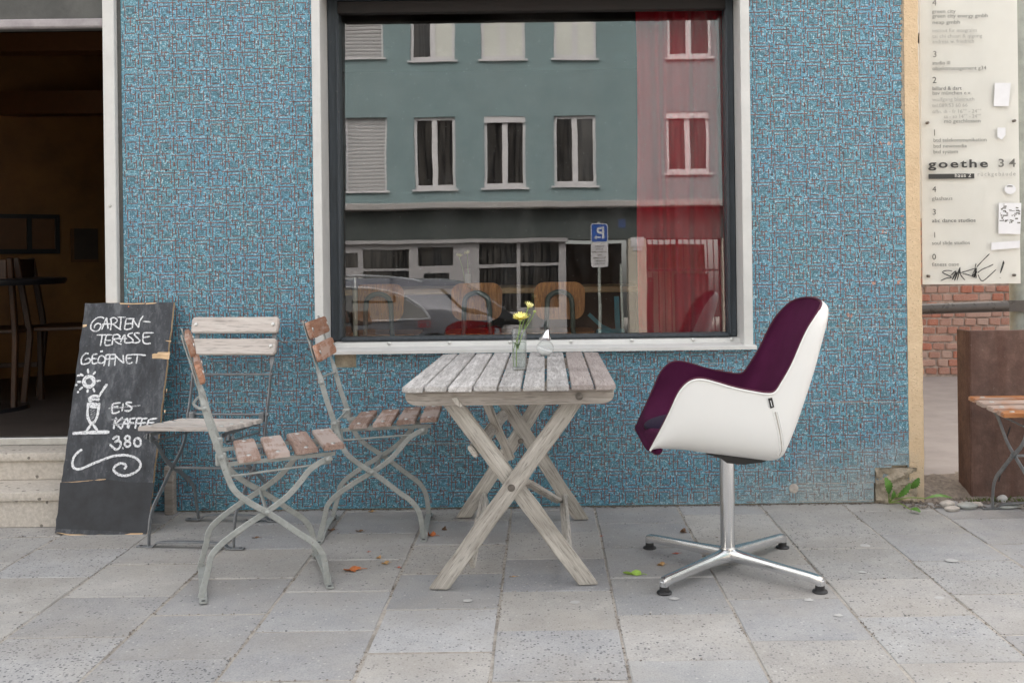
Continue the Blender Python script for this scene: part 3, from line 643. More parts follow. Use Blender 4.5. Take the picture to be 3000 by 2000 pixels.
# faint sheet seams and small plugs and holes in the mosaic
b = new()
for px0, px1, py in ((2205, 2655, 910), (2215, 2655, 962), (1990, 2120, 1065), (2350, 2655, 1180), (2330, 2560, 1416), (2340, 2560, 1467), (470, 900, 1005), (520, 880, 1180), (300, 420, 930), (1180, 1420, 1300)):
    p, q = at(px0, py, -0.0015), at(px1, py - (px1 - px0) * 0.0125, -0.0015); box(b, (p.x, -0.0016, p.z - 0.0009), (q.x, 0.0, p.z + 0.0009))
obj('sheet_seam', b, M['pebble'], mosaic, kind='stuff')
for px, py in ((487, 435), (487, 500), (793, 428), (792, 493), (2240, 212), (2279, 448), (2480, 690), (2325, 268)):
    p = at(px, py, -0.001); b = new(); lathe(b, [(0.0035, 0), (0.0035, 0.002)], n=10); b.transform(Matrix.Translation((p.x, 0.0, p.z)) @ Matrix.Rotation(R(90), 4, 'X')); obj('drill_hole', b, M['black_plastic'], mosaic)
p = at(2325, 1430, 0); b = new(); lathe(b, [(0.022, 0), (0.021, 0.004), (0.016, 0.006), (0.0, 0.006)], n=20); b.transform(Matrix.Translation(p) @ Matrix.Rotation(R(90), 4, 'X')); obj('filler_plug', b, M['pebble'], mosaic)
b = new()
for px, py, w, h in ((2585, 410, 12, 30), (2605, 440, 8, 40), (2640, 480, 14, 26), (2590, 680, 14, 10), (2632, 815, 16, 26), (2645, 650, 7, 40), (2490, 925, 12, 10), (2560, 830, 8, 8), (2640, 420, 6, 12)):
    p = at(px, py, 0); k = D0 / F
    for q in range(5):
        cx, cz = p.x + rl.uniform(-w, w) * k / 2, p.z + rl.uniform(-h, h) * k / 2; r = rl.uniform(0.002, 0.006)
        bmesh.ops.create_icosphere(b, subdivisions=1, radius=r, matrix=Matrix.Translation((cx, 0, cz)) @ Matrix.Diagonal((1, 0.25, rl.uniform(0.8, 2), 1)))
obj('chipped_spot', b, M['brick'], mosaic, kind='stuff')
# plaster corner: uneven pillar edge
b = new(); nz_ = 60
ring = []
for k in range(nz_ + 1):
    z = 0.0 + 3.0 * k / nz_; a = rl.uniform(-0.001, 0.001); c = rl.uniform(-0.002, 0.002) + (0.004 if z < 1 else 0); x0 = XP0 + a
    ring.append([b.verts.new(v) for v in ((x0, -0.004, z), (XP1 - 0.006 + c, -0.006, z), (XP1 + c, 0.004, z), (XP1 + c * 0.5, 6.0, z), (x0, 6.0, z))])
for A, B in zip(ring, ring[1:]):
    for j in range(4): b.faces.new((A[j], A[j + 1], B[j + 1], B[j]))
    b.faces.new((A[4], A[0], B[0], B[4]))
obj('plaster_corner', b, M['plaster'], cafe, smooth=60)
b = new()   # broken mortar strip between mosaic and plaster, high up
for k in range(46):
    z = 1.75 + k * 0.014; w = rl.uniform(0.006, 0.02); box(b, (XP0 - w, -0.002, z), (XP0 + 0.004, 0.011, z + 0.0145))
obj('mortar_edge', b, M['rubble'], cafe, smooth=0)
# rubble core showing where the plinth has broken away
b = new(); box(b, (n1[0] + 0.006, 0.0, 0.0), (XP0 + 0.03, 0.0115, n2[3] - 0.01))
bmesh.ops.subdivide_edges(b, edges=b.edges, cuts=18, use_grid_fill=True)
for v in b.verts:
    if v.co.y < 0.006: v.co.y += -0.008 + 0.010 * math.sin(v.co.x * 47 + 3 * math.sin(v.co.z * 31)) * math.cos(v.co.z * 53) + rl.uniform(-0.004, 0.004)
obj('rubble_core', b, M['rubble'], cafe)

# ---- shop window
win = bpy.data.objects.new('shop_window', None); COL.objects.link(win); win.parent = cafe
b = new(); box(b, (wl, YF, zs_top - 0.012), (wli, 0.135, ztop + 0.2), 0.003); obj('side_surround', b, M['white_metal'], win)
b = new(); box(b, (wri, YF, zs_top - 0.012), (wr, 0.135, ztop + 0.2), 0.003); obj('side_surround', b, M['white_metal'], win)
# sill: sloping tray with a turned-down front
b = new()
SX0, SX1 = at(966, 1020, YF).x, wr + 0.012
zf0 = zs_bot; zf1 = at(1588, 1020, YF - 0.018).z
prof = [(-0.054, zf0), (-0.054, zf1 - 0.002), (-0.050, zf1), (0.06, zs_top), (0.064, zs_up), (0.14, zs_up + 0.002), (0.14, zf0 - 0.006), (0.013, zf0 - 0.002), (-0.04, zf0)]
prism(b, [(SX0, y, z) for y, z in prof], (SX1 - SX0, 0, 0)); sill = obj('sill', b, M['white_metal'], win)
for px, py in ((1140, 1006), (1317, 1004), (1494, 1002), (1673, 1000), (1851, 997), (2031, 995), (2144, 994)):
    p = at(px, py, 0.06); b = new(); lathe(b, [(0.0085, 0), (0.0085, 0.0025), (0.006, 0.0045), (0, 0.005)], n=14)
    box(b, (-0.0055, -0.001, 0.004), (0.0055, 0.001, 0.0053)); b.transform(Matrix.Translation((p.x, 0.0615, p.z)) @ Matrix.Rotation(R(35 * (px % 3)), 4, 'Y') @ Matrix.Rotation(R(90), 4, 'X')); obj('screw', b, M['zinc_bolt'], sill and win)
# dark painted frame
gx0, gx1 = at(1003, 600, 0.165).x, at(2125, 600, 0.165).x
gz0, gz1 = at(1560, 980, 0.15).z, at(1560, 36, 0.12).z
b = new(); box(b, (wli + 0.001, 0.122, zs_up + 0.0025), (gx0, 0.20, ztop), 0.004); box(b, (gx0 - 0.014, 0.112, gz0 - 0.01), (gx0 - 0.004, 0.127, ztop - 0.1), 0.002); obj('frame_side', b, M['dark_frame'], win)
b = new(); box(b, (gx1, 0.122, zs_up + 0.0025), (wri - 0.001, 0.20, ztop), 0.004); box(b, (gx1 + 0.004, 0.112, gz0 - 0.01), (gx1 + 0.012, 0.127, ztop - 0.1), 0.002); obj('frame_side', b, M['dark_frame'], win)
b = new(); box(b, (gx0 + 0.0005, 0.09, zs_up + 0.0025), (gx1 - 0.0005, 0.20, gz0), 0.006); obj('frame_bottom', b, M['dark_frame'], win)
b = new(); box(b, (gx0 + 0.0005, 0.095, gz1), (gx1 - 0.0005, 0.145, gz1 + 0.055), 0.003); obj('head_board', b, M['dark_wood'], win)
b = new(); box(b, (gx0 + 0.0005, 0.07, gz1 + 0.056), (gx1 - 0.0005, 0.20, gz1 + 0.085), 0.004); obj('frame_top', b, M['dark_frame'], win)
b = new(); box(b, (wli + 0.001, 0.02, gz1 + 0.0855), (wri - 0.001, 0.22, ztop - 0.001)); obj('head_soffit', b, M['dark_wood'], win, smooth=0)
b = new(); box(b, (wl, YF, ztop), (wr, 0.0, ztop + 0.2)); obj('head_surround', b, M['white_metal'], win, smooth=0)
# the pane leans back a little
PT = 0.0242; PC = Vector((0.5 * (gx0 + gx1), 0.168, gz0))
PN = Vector((0, -math.cos(PT), math.sin(PT)))
def pane_y(z): return PC.y + (z - gz0) * math.tan(PT)
b = new(); hz = gz1 + 0.05 - gz0
prism(b, [(gx0 - 0.01, pane_y(gz0 - 0.012), gz0 - 0.012), (gx1 + 0.01, pane_y(gz0 - 0.012), gz0 - 0.012), (gx1 + 0.01, pane_y(gz0 + hz), gz0 + hz), (gx0 - 0.01, pane_y(gz0 + hz), gz0 + hz)], (0, 0.0, 0.0)) if False else None
q = [b.verts.new(v) for v in ((gx0 - 0.01, pane_y(gz0 - 0.012), gz0 - 0.012), (gx1 + 0.01, pane_y(gz0 - 0.012), gz0 - 0.012), (gx1 + 0.01, pane_y(gz0 + hz), gz0 + hz), (gx0 - 0.01, pane_y(gz0 + hz), gz0 + hz))]
b.faces.new(q); obj('pane', b, M['shop_glass'], win, smooth=0)
def refl(px, py, y):
    """where the reflected sight line of a photograph pixel meets the plane y"""
    d = ray(px, py); h = CAM + d * ((PC - CAM).dot(PN) / d.dot(PN)); r = d - PN * 2 * d.dot(PN)
    return h + r * ((y - h.y) / r.y)

# ---- doorway, threshold and steps
b = new(); box(b, (XD1, YF, 0.33), (XD2, 0.029, 2.7), 0.003); box(b, (XD1, 0.0295, 0.33), (XD2, 0.18, door_z + 0.02)); obj('door_jamb', b, M['white_metal'], cafe)
b = new(); box(b, (XD2 + 0.001, -0.002, 0.02), (XD2 + 0.018, 0.012, 2.6)); obj('dark_jamb_strip', b, M['lintel'], cafe, smooth=0)  # dark strip between door jamb and mosaic
b = new(); box(b, (-3.6, 0.02, door_z - 0.02), (XD1 - 0.001, 0.06, door_z + 0.02), 0.006); obj('lintel_edge', b, M['lintel_edge'], cafe)
b = new(); box(b, (-3.6, 0.03, door_z + 0.0205), (XD2, 0.28, 3.0)); obj('lintel', b, M['lintel'], cafe, smooth=0)
b = new(); lathe(b, [(0.008, 0), (0.007, 0.003), (0, 0.004)], n=12); p = at(322, 603, YF); b.transform(Matrix.Translation(p) @ Matrix.Rotation(R(90), 4, 'X')); obj('screw', b, M['zinc_bolt'], cafe)
b = new(); box(b, (-3.6, -0.235, 0.0), (XD2 + 0.02, 0.16, 0.115), 0.002); box(b, (-3.6, -0.25, 0.1155), (XD2 + 0.02, 0.16, 0.155), 0.008, seg=2); obj('step', b, M['stone'], cafe)
b = new(); box(b, (-3.6, -0.004, 0.156), (XD2 + 0.019, 0.15, 0.243), 0.002); box(b, (-3.6, -0.022, 0.2435), (XD2 + 0.019, 0.21, 0.282), 0.008, seg=2); obj('step', b, M['stone'], cafe)
b = new(); box(b, (-3.6, 0.165, 0.2825), (XD1 - 0.001, 0.21, 0.318), 0.003); obj('threshold', b, M['zinc_bolt'], cafe)
# ---- rooms behind
FZ = 0.31
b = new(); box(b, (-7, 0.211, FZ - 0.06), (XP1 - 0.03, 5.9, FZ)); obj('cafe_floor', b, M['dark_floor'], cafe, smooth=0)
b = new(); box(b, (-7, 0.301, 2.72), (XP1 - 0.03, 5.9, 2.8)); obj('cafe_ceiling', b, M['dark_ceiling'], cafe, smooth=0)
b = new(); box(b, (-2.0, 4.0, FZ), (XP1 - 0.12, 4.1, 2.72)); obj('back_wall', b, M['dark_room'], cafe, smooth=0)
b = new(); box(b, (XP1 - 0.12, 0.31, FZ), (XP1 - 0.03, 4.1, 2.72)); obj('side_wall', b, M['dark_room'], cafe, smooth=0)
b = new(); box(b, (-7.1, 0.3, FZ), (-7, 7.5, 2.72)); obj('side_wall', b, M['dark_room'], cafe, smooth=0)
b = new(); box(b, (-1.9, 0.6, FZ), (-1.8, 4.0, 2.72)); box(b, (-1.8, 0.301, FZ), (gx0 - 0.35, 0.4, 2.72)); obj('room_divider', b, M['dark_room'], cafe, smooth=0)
# ochre panelled wall standing slantwise behind the door
def slant(u, w, z): # u along the wall, w out of it towards the door
    a = R(38); ox, oy = -4.3, 2.35
    return Vector((ox + u * math.cos(a) + w * math.sin(a), oy + u * math.sin(a) - w * math.cos(a), z))
def slant_box(bm, u0, u1, w0, w1, z0, z1):
    vs = box(bm, (u0, w0, z0), (u1, w1, z1))
    for v in vs: v.co = slant(v.co.x, v.co.y, v.co.z)
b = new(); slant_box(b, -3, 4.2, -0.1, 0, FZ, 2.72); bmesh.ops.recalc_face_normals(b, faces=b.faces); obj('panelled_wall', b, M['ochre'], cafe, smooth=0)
b = new(); box(b, (-5, 2.6, 2.2), (-1.9, 2.75, 2.36)); box(b, (-5, 1.9, 2.5), (-1.9, 2.05, 2.62)); obj('ceiling_beam', b, M['beam'], cafe, smooth=0)

# ================================================================ THINGS INSIDE THE CAFE
# framed picture on the panelled wall (two fields)
t = thing('framed_picture', 'dark framed two-field wooden panel hanging on the ochre wall inside the doorway', 'picture', slant(0, 0, 1.2))
def wall_px(px, py):
    n = Vector((math.sin(R(38)), -math.cos(R(38)), 0)); return on_plane(px, py, slant(0, 0, 0), n)
def su(px, py):
    p = wall_px(px, py); a = R(38); return ((p.x + 4.3) * math.cos(a) + (p.y - 2.35) * math.sin(a), p.z)
u1, zt = su(172, 640); u0, _ = su(-150, 640); um, zb = su(85, 742)
zt = su(60, 628)[1]; zb = su(60, 744)[1]
for a, c, e, f in ((u0, u1, zt - 0.03, zt), (u0, u1, zb, zb + 0.035)):
    b = new(); slant_box(b, a, c, 0, 0.03, e, f); obj('frame_rail', b, M['black_table'], t, smooth=0)
for a in (u0, um - 0.015, u1 - 0.03):
    b = new(); slant_box(b, a, a + 0.03, 0, 0.029, zb + 0.0351, zt - 0.0301); obj('frame_stile', b, M['black_table'], t, smooth=0)
b = new(); slant_box(b, u0, u1, -0.01, 0.006, zb, zt); obj('panel_field', b, M['beam'], t, smooth=0)
t = thing('framed_picture', 'dark reddish picture in a thin frame deeper inside the doorway', 'picture', slant(2, 0, 1.2))
ua, ub = su(215, 720)[0], su(285, 720)[0]; za, zc = su(250, 760)[1], su(250, 670)[1]
b = new(); slant_box(b, ua, ub, 0, 0.02, za, zc); obj('panel_field', b, M['dark_room'], t, smooth=0)
b = new(); slant_box(b, ua - 0.02, ub, 0, 0.03, za - 0.02, za - 0.001); slant_box(b, ua - 0.02, ua - 0.001, 0, 0.03, za, zc); obj('frame_rail', b, M['beam'], t, smooth=0)
# round dark table
ty = 1.15; pc = at(-60, 818, ty)
t = thing('round_table', 'round black table top seen edge-on inside the dark doorway', 'table', (pc.x, ty, FZ))
b = new(); r = at(172, 818, ty).x - pc.x; ztab = at(60, 815, ty).z
lathe(b, [(r - 0.01, ztab - 0.035), (r, ztab - 0.02), (r, ztab - 0.005), (r - 0.01, ztab)], pc.x, ty, 40); obj('table_top', b, M['black_table'], t)
b = new(); lathe(b, [(0.03, FZ + 0.03), (0.03, ztab - 0.035)], pc.x, ty, 14); obj('pedestal', b, M['black_table'], t)
b = new(); lathe(b, [(0.25, FZ), (0.24, FZ + 0.02), (0.03, FZ + 0.035)], pc.x, ty, 30); obj('foot_plate', b, M['black_table'], t)
t = thing('glass_jar', 'small glass jar standing on the round black table inside the doorway', 'jar', (at(3, 800, ty).x, ty, ztab))
p = at(3, 800, ty); b = new(); lathe(b, [(0.02, ztab), (0.022, ztab + 0.03), (0.018, ztab + 0.05)], p.x, ty, 16); obj('glass', b, M['clear_glass'], t)
b = new(); lathe(b, [(0.019, ztab + 0.0505), (0.012, ztab + 0.066), (0.0, ztab + 0.068)], p.x, ty, 16); obj('lid', b, M['shaker_chrome'], t)
# wooden chairs
def cafe_chair(label, x, y, rz, w=0.40, d=0.4, sh=0.45, bh=0.86):
    t = thing('wooden_chair', label, 'chair', (x, y, FZ), rz, 'dark wooden chairs inside the doorway')
    def P(name, f, mat='chair_wood'):
        b = new(); f(b); b.transform(Matrix.Identity(4)); obj(name, b, M[mat], t, world=False)
    for sx in (-1, 1):
        P('leg', lambda b: sweep(b, [(sx * w / 2, -d / 2 - 0.04, 0), (sx * w / 2, -d / 2, sh * 0.9), (sx * w / 2, -d / 2 - 0.02, sh + 0.1), (sx * w / 2, -d / 2 - 0.07, bh)], rect(0.03, 0.035, 0.005), side=(1, 0, 0)))
        P('leg', lambda b: sweep(b, [(sx * w / 2, d / 2 + 0.01, 0), (sx * w / 2, d / 2, sh - 0.021)], rect(0.03, 0.03, 0.004), side=(1, 0, 0)))
    P('seat', lambda b: box(b, (-w / 2 - 0.01, -d / 2 + 0.02, sh - 0.02), (w / 2 + 0.01, d / 2 + 0.02, sh + 0.005), 0.006))
    P('back_rail', lambda b: box(b, (-w / 2 + 0.016, -d / 2 - 0.075, bh - 0.12), (w / 2 - 0.016, -d / 2 - 0.05, bh - 0.005), 0.005))
    P('stretcher', lambda b: box(b, (-w / 2 + 0.016, d / 2 - 0.01, 0.2), (w / 2 - 0.016, d / 2 + 0.01, 0.23), 0.003))
    return t
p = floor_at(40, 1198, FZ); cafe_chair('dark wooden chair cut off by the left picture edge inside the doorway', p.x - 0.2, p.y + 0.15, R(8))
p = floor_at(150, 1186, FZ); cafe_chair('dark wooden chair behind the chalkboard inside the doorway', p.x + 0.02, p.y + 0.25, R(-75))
# three plywood chairs behind the window
def school_chair(label, x, y):
    t = thing('plywood_chair', label, 'chair', (x, y, FZ), 0, 'plywood chairs lined up behind the shop window')
    zt_ = at(1400, 829, y).z - FZ; zb_ = at(1400, 938, y).z - FZ; hw_ = 76 * (y + D0) / F
    b = new(); pts = round_poly(hw_ * 2, zt_ - zb_, 0.055, 6)
    zc_ = (zt_ + zb_) / 2
    nx_ = 14
    prof = []
    poly = [(px_, pz_) for px_, pz_ in pts]
    def warp(v): v.co.y += -0.9 * v.co.x ** 2 + 0.02 * (v.co.z - zc_) / (zt_ - zb_)
    prism(b, [(u * (1 - 0.06 * (0.5 - v / (zt_ - zb_))), 0.0, zc_ + v) for u, v in poly], (0, 0.011, 0))
    bmesh.ops.triangulate(b, faces=[f for f in b.faces if len(f.verts) > 4]); bmesh.ops.subdivide_edges(b, edges=b.edges, cuts=2)
    for v in b.verts: warp(v)
    obj('backrest', b, M['plywood_back'], t, world=False)
    yo = -0.022
    arc = [(-0.085, yo, 0.15)] + [(-0.085 + 0.02 * k, yo, 0.15 + 0.1 * k) for k in range(1, 2)] + catmull([(-0.066, yo, zb_ - 0.05), (-0.062, yo, zc_ - 0.01), (-0.045, yo, zc_ + 0.03), (0, yo, zc_ + 0.046), (0.045, yo, zc_ + 0.03), (0.062, yo, zc_ - 0.01), (0.066, yo, zb_ - 0.05)], 5) + [(0.085, yo, 0.15)]
    arc = [(-0.16, yo - 0.02, 0.012), (-0.1, yo, 0.25)] + [tuple(v) for v in arc[2:-1]] + [(0.1, yo, 0.25), (0.16, yo - 0.02, 0.012)]
    b = new(); tube(b, arc, 0.0125, 12); obj('tube_frame', b, M['green_tube'], t, world=False)
    b = new(); prism(b, [(u, v + 0.24, 0.43) for u, v in round_poly(0.36, 0.36, 0.06, 5)], (0, 0, 0.012)); obj('seat', b, M['plywood_back'], t, world=False)
    for sx in (-1, 1):
        b = new(); tube(b, [(sx * 0.1, yo + 0.01, 0.40), (sx * 0.13, 0.3, 0.415), (sx * 0.16, 0.38, 0.38), (sx * 0.17, 0.42, 0.01)], 0.0115, 10); obj('leg', b, M['green_tube'], t, world=False)
for px, lb in ((1110, 'worn plywood chair backrest at the window behind the cream pipe'), (1397, 'worn plywood chair backrest at the window directly below the small inside vase'), (1639, 'worn plywood chair backrest at the window behind the sugar shaker')):
    y = 0.52; school_chair(lb, at(px, 860, y).x, y)
# counter board with a small vase on it
cy = 1.05; zc = at(1500, 843, cy).z
t = thing('counter_table', 'long light wooden counter table behind the plywood chairs in the window', 'table', (0.0, cy, FZ))
b = new(); box(b, (-1.2, cy, zc - 0.032), (0.62, cy + 0.5, zc), 0.004); obj('table_top', b, M['counter_wood'], t)
for x in (-1.1, 0.5):
    for yy in (cy + 0.06, cy + 0.42):
        b = new(); box(b, (x - 0.025, yy - 0.025, FZ), (x + 0.025, yy + 0.025, zc - 0.0325), 0.004); obj('leg', b, M['black_table'], t)
def daisy(b, c, axis, r, n, up, cup=0.2, layers=1):
    """petal ring around c; cup 0 flat .. 1 closed"""
    axis = Vector(axis).normalized(); u = axis.orthogonal().normalized(); w = axis.cross(u)
    for L in range(layers):
        for k in range(n):
            a = 2 * math.pi * (k + 0.5 * L) / n + rl.uniform(-0.08, 0.08); d = u * math.cos(a) + w * math.sin(a); sd_ = axis.cross(d)
            rr = r * rl.uniform(0.88, 1.08); cu_ = cup + 0.25 * L + rl.uniform(-0.06, 0.06)
            rows = []
            for i, (f_, wd_) in enumerate(((0.12, 0.05), (0.45, 0.13), (0.8, 0.14), (1.0, 0.05))):
                ph = cu_ * 1.2 * (0.6 + 0.4 * f_); pt = c + (d * math.cos(ph) + axis * math.sin(ph)) * rr * f_
                rows.append((b.verts.new(pt - sd_ * wd_ * rr), b.verts.new(pt + axis * 0.03 * rr), b.verts.new(pt + sd_ * wd_ * rr)))
            for A, B in zip(rows, rows[1:]):
                b.faces.new((A[0], A[1], B[1], B[0])); b.faces.new((A[1], A[2], B[2], B[1]))
vy = 1.12; bx = at(1371, 838, vy); zv = zc
t = thing('flower_vase', 'slim pale glass vase standing on the counter inside the window', 'vase', (bx.x, vy, zv))
zt2 = at(1371, 786, vy).z
b = new(); lathe(b, [(0.018, zv), (0.022, zv + 0.01), (0.024, zt2), (0.021, zt2), (0.019, zv + 0.012), (0.0, zv + 0.012)], bx.x, vy, 20); obj('glass', b, M['clear_glass'], t)
b = new(); lathe(b, [(0.0185, zv + 0.013), (0.0195, zv + 0.08), (0, zv + 0.08)], bx.x, vy, 18); obj('water', b, M['lamp_clear'], t)
for (px, py), (tx, tyy), lb, mt in (((1345, 752), (1356, 790), 'pale yellow flower leaning left in the vase inside the window', 'pale_petal'), ((1370, 744), (1371, 790), 'pale yellow open flower upright in the vase inside the window', 'pale_petal')):
    c = at(px, py, vy); s0 = at(tx + 6, 830, vy)
    t = thing('flower', lb, 'flower', s0)
    b = new(); tube(b, catmull([s0, at(tx, tyy, vy), c], 5), 0.0016, 6); obj('stem', b, M['stem'], t)
    b = new(); daisy(b, c, (rl.uniform(-.3, .3), -0.3, 1), 0.022, 9, 1, 0.45, 2); obj('petals', b, M[mt], t)
# red curtain, full height, in soft folds
t_c = None
b = new(); cx0, cx1 = at(1868, 700, 0.32).x, 1.35; N = 110; rows = []
for k in range(N + 1):
    x = cx0 + (cx1 - cx0) * k / N; ph = (x - cx0)
    yv = 0.285 + 0.024 * math.sin(ph * 46 + 0.7 * math.sin(ph * 9)) + 0.012 * math.sin(ph * 91 + 1.3)
    rows.append([b.verts.new((x + 0.006 * math.sin(z * 4 + k * 0.2), yv * 1.0 + 0.008 * math.sin(z * 2.1 + ph * 12), z)) for z in (FZ + 0.03, 0.9, 1.3, 1.7, 2.1, 2.5)])
for A, B in zip(rows, rows[1:]):
    for j in range(5): b.faces.new((A[j], B[j], B[j + 1], A[j + 1]))
bmesh.ops.solidify(b, geom=list(b.faces), thickness=0.0015)
o = obj('curtain', b, M['curtain'], smooth=80); tag(o, 'bright red curtain hanging in folds behind the right side of the shop window', 'curtain')
b = new(); box(b, (cx0 - 0.15, 0.30, 2.5), (cx1, 0.36, 2.53)); o = obj('curtain_rail', b, M['black_table']); tag(o, 'black rail the red curtain hangs from above the window', 'curtain rail')
# heating pipe with valve behind the left edge of the pane
py_ = 0.36; p = at(1040, 870, py_)
t = thing('heating_pipe', 'cream painted pipe with a grey valve at the left edge of the shop window', 'pipe', (p.x, py_, FZ))
b = new(); tube(b, [(p.x, py_, FZ), (p.x, py_, at(1040, 850, py_).z)], 0.0125, 14); obj('pipe', b, M['white_pipe'], t)
b = new(); z0, z1 = at(1040, 849, py_).z, at(1040, 812, py_).z; lathe(b, [(0.013, z0), (0.016, z0 + 0.01), (0.0155, z1 - 0.02), (0.011, z1)], p.x, py_, 16)
tube(b, [(p.x, py_, z1 - 0.012), (p.x - 0.06, py_, z1 - 0.006), (p.x - 0.1, py_, z1 - 0.004)], 0.011, 12); obj('valve', b, M['zinc_bolt'], t)
b = new(); lathe(b, [(0.032, 0), (0.034, 0.01), (0.012, 0.02)], n=20); b.transform(Matrix.Translation((p.x - 0.1, py_, z1)) @ Matrix.Rotation(R(90), 4, 'Y')); obj('wall_rose', b, M['white_pipe'], t)
# turquoise folded chair frame by the curtain
t = thing('folding_stool', 'turquoise painted folding stool leaning beside the red curtain behind the window', 'stool', (0.36, 0.75, FZ))
yq = 0.75
b = new(); sweep(b, [at(1806, 868, yq), at(1808, 930, yq), at(1812, 985, yq) , Vector((at(1815, 985, yq).x, yq, FZ))], rect(0.026, 0.02), side=(1, 0, 0)); obj('leg', b, M['teal_cloth'], t)
b = new(); sweep(b, [at(1725, 920, yq + 0.03), at(1762, 955, yq + 0.03), Vector((at(1830, 985, yq + 0.03).x, yq + 0.03, at(1, 1010, yq).z)), Vector((0.62, yq + 0.03, FZ))], rect(0.022, 0.02), side=(0, 1, 0)); obj('leg', b, M['teal_cloth'], t)
b = new(); q0 = at(1790, 975, yq); box(b, (q0.x - 0.08, yq - 0.05, q0.z - 0.06), (q0.x + 0.07, yq - 0.025, q0.z + 0.025), 0.008); obj('seat', b, M['teal_cloth'], t)

# ================================================================ OTHER SIDE OF THE STREET (seen in the shop window)
YB = -21.0
def R2(px, py, y=YB): return refl(px, py, y)
house = thing('town_house', 'teal rendered town house across the street mirrored in the shop window', 'building', (0, YB, 0))
def rrect(x0, x1, y0, y1, y=YB):
    p, q = R2(x0, y0, y), R2(x1, y1, y); return (min(p.x, q.x), max(p.x, q.x), min(p.z, q.z), max(p.z, q.z))
W1 = [(1010, 1132, 345, 560), (1213, 1335, 345, 555), (1417, 1541, 342, 551), (1622, 1748, 338, 544), (1951, 2080, 330, 506)]
W2 = [(1000, 1122, -40, 170), (1200, 1332, -42, 176), (1408, 1538, -44, 174), (1620, 1747, -48, 172), (1951, 2084, -54, 169)]
ops1 = [rrect(*w) for w in W1]; ops2 = [rrect(*w) for w in W2]
zcor = R2(1550, 600).z
step_ = abs(ops1[1][0] - ops1[2][0])
more1 = [(o_[0] + s * step_ * k, o_[1] + s * step_ * k, o_[2], o_[3]) for o_ in (ops1[0],) for s in (-1,) for k in (1, 2, 3)]
more2 = [(o_[0] - step_ * k, o_[1] - step_ * k, o_[2], o_[3]) for o_ in (ops2[0],) for k in (1, 2, 3)]
b = new(); wall_grid(b, -11, 9, zcor + 0.062, 10.3, YB, YB - 0.35, ops1 + ops2 + more1 + more2); obj('upper_facade', b, M['teal_render'], house, smooth=0)
b = new(); box(b, (-11.2, YB - 9, 10.3), (9.2, YB + 0.4, 10.55)); obj('roof', b, M['rust'], house, smooth=0)
b = new(); box(b, (-11.05, YB - 0.4, zcor - 0.10), (9.05, YB + 0.3, zcor + 0.06), 0.02); obj('cornice', b, M['cornice'], house)
def house_window(o_, kind):
    x0, x1, z0, z1 = o_; f = bpy.data.objects.new('window', None); COL.objects.link(f); f.parent = house
    def P(nm, lo, hi, mat, mi=0):
        b = new(); box(b, lo, hi); obj(nm, b, M[mat], f, smooth=0)
    y = YB - 0.12
    P('sill', (x0 - 0.07, YB - 0.3, z0 - 0.05), (x1 + 0.07, YB + 0.07, z0 + 0.0), 'frame_white')
    if kind == 'shutter':
        n_ = 20
        P('shutter_rail', (x0, y - 0.06, z0), (x0 + 0.06, y + 0.02, z1), 'frame_white'); P('shutter_rail', (x1 - 0.06, y - 0.06, z0), (x1, y + 0.02, z1), 'frame_white')
        for k in range(n_):
            h = (z1 - z0) / n_; b = new(); prism(b, [(x0 + 0.061, y - 0.03, z0 + h * k + 0.008), (x0 + 0.061, y + 0.006, z0 + h * k + 0.008), (x0 + 0.061, y + 0.012, z0 + h * (k + 0.5)), (x0 + 0.061, y, z0 + h * (k + 1) - 0.004), (x0 + 0.061, y - 0.03, z0 + h * (k + 1) - 0.004)], (x1 - x0 - 0.122, 0, 0)); obj('slat', b, M['shutter'], f, smooth=0)
        return
    b = new(); fw = 0.075
    xm = (x0 + x1) / 2
    wall_grid(b, x0, x1, z0, z1, y + 0.04, y - 0.04, [(x0 + fw, xm - 0.07, z0 + fw * 1.6, z1 - fw), (xm + 0.07, x1 - fw, z0 + fw * 1.6, z1 - fw)]); obj('frame', b, M['frame_white'], f, smooth=0)
    for a, c in ((x0 + fw, xm - 0.07), (xm + 0.07, x1 - fw)):
        mt = 'pale_pane' if kind == 'pale' else 'dark_pane'
        if kind == 'open' and a > xm: mt = 'pale_pane'
        b = new(); q = [b.verts.new(v) for v in ((a, y, z0 + fw * 1.6), (c, y, z0 + fw * 1.6), (c, y, z1 - fw), (a, y, z1 - fw))]; b.faces.new(q); obj('pane', b, M[mt], f, smooth=0)
    if kind == 'dark': P('blind_box', (x0 + 0.002, y + 0.041, z1 - 0.16), (x1 - 0.002, y + 0.1, z1 - 0.002), 'frame_white')
for o_, k in zip(ops1, ('shutter', 'net', 'dark', 'net', 'dark')): house_window(o_, k)
for o_, k in zip(ops2, ('shutter', 'open', 'pale', 'pale', 'net')): house_window(o_, k)
for o_ in more1 + more2: house_window(o_, 'net')
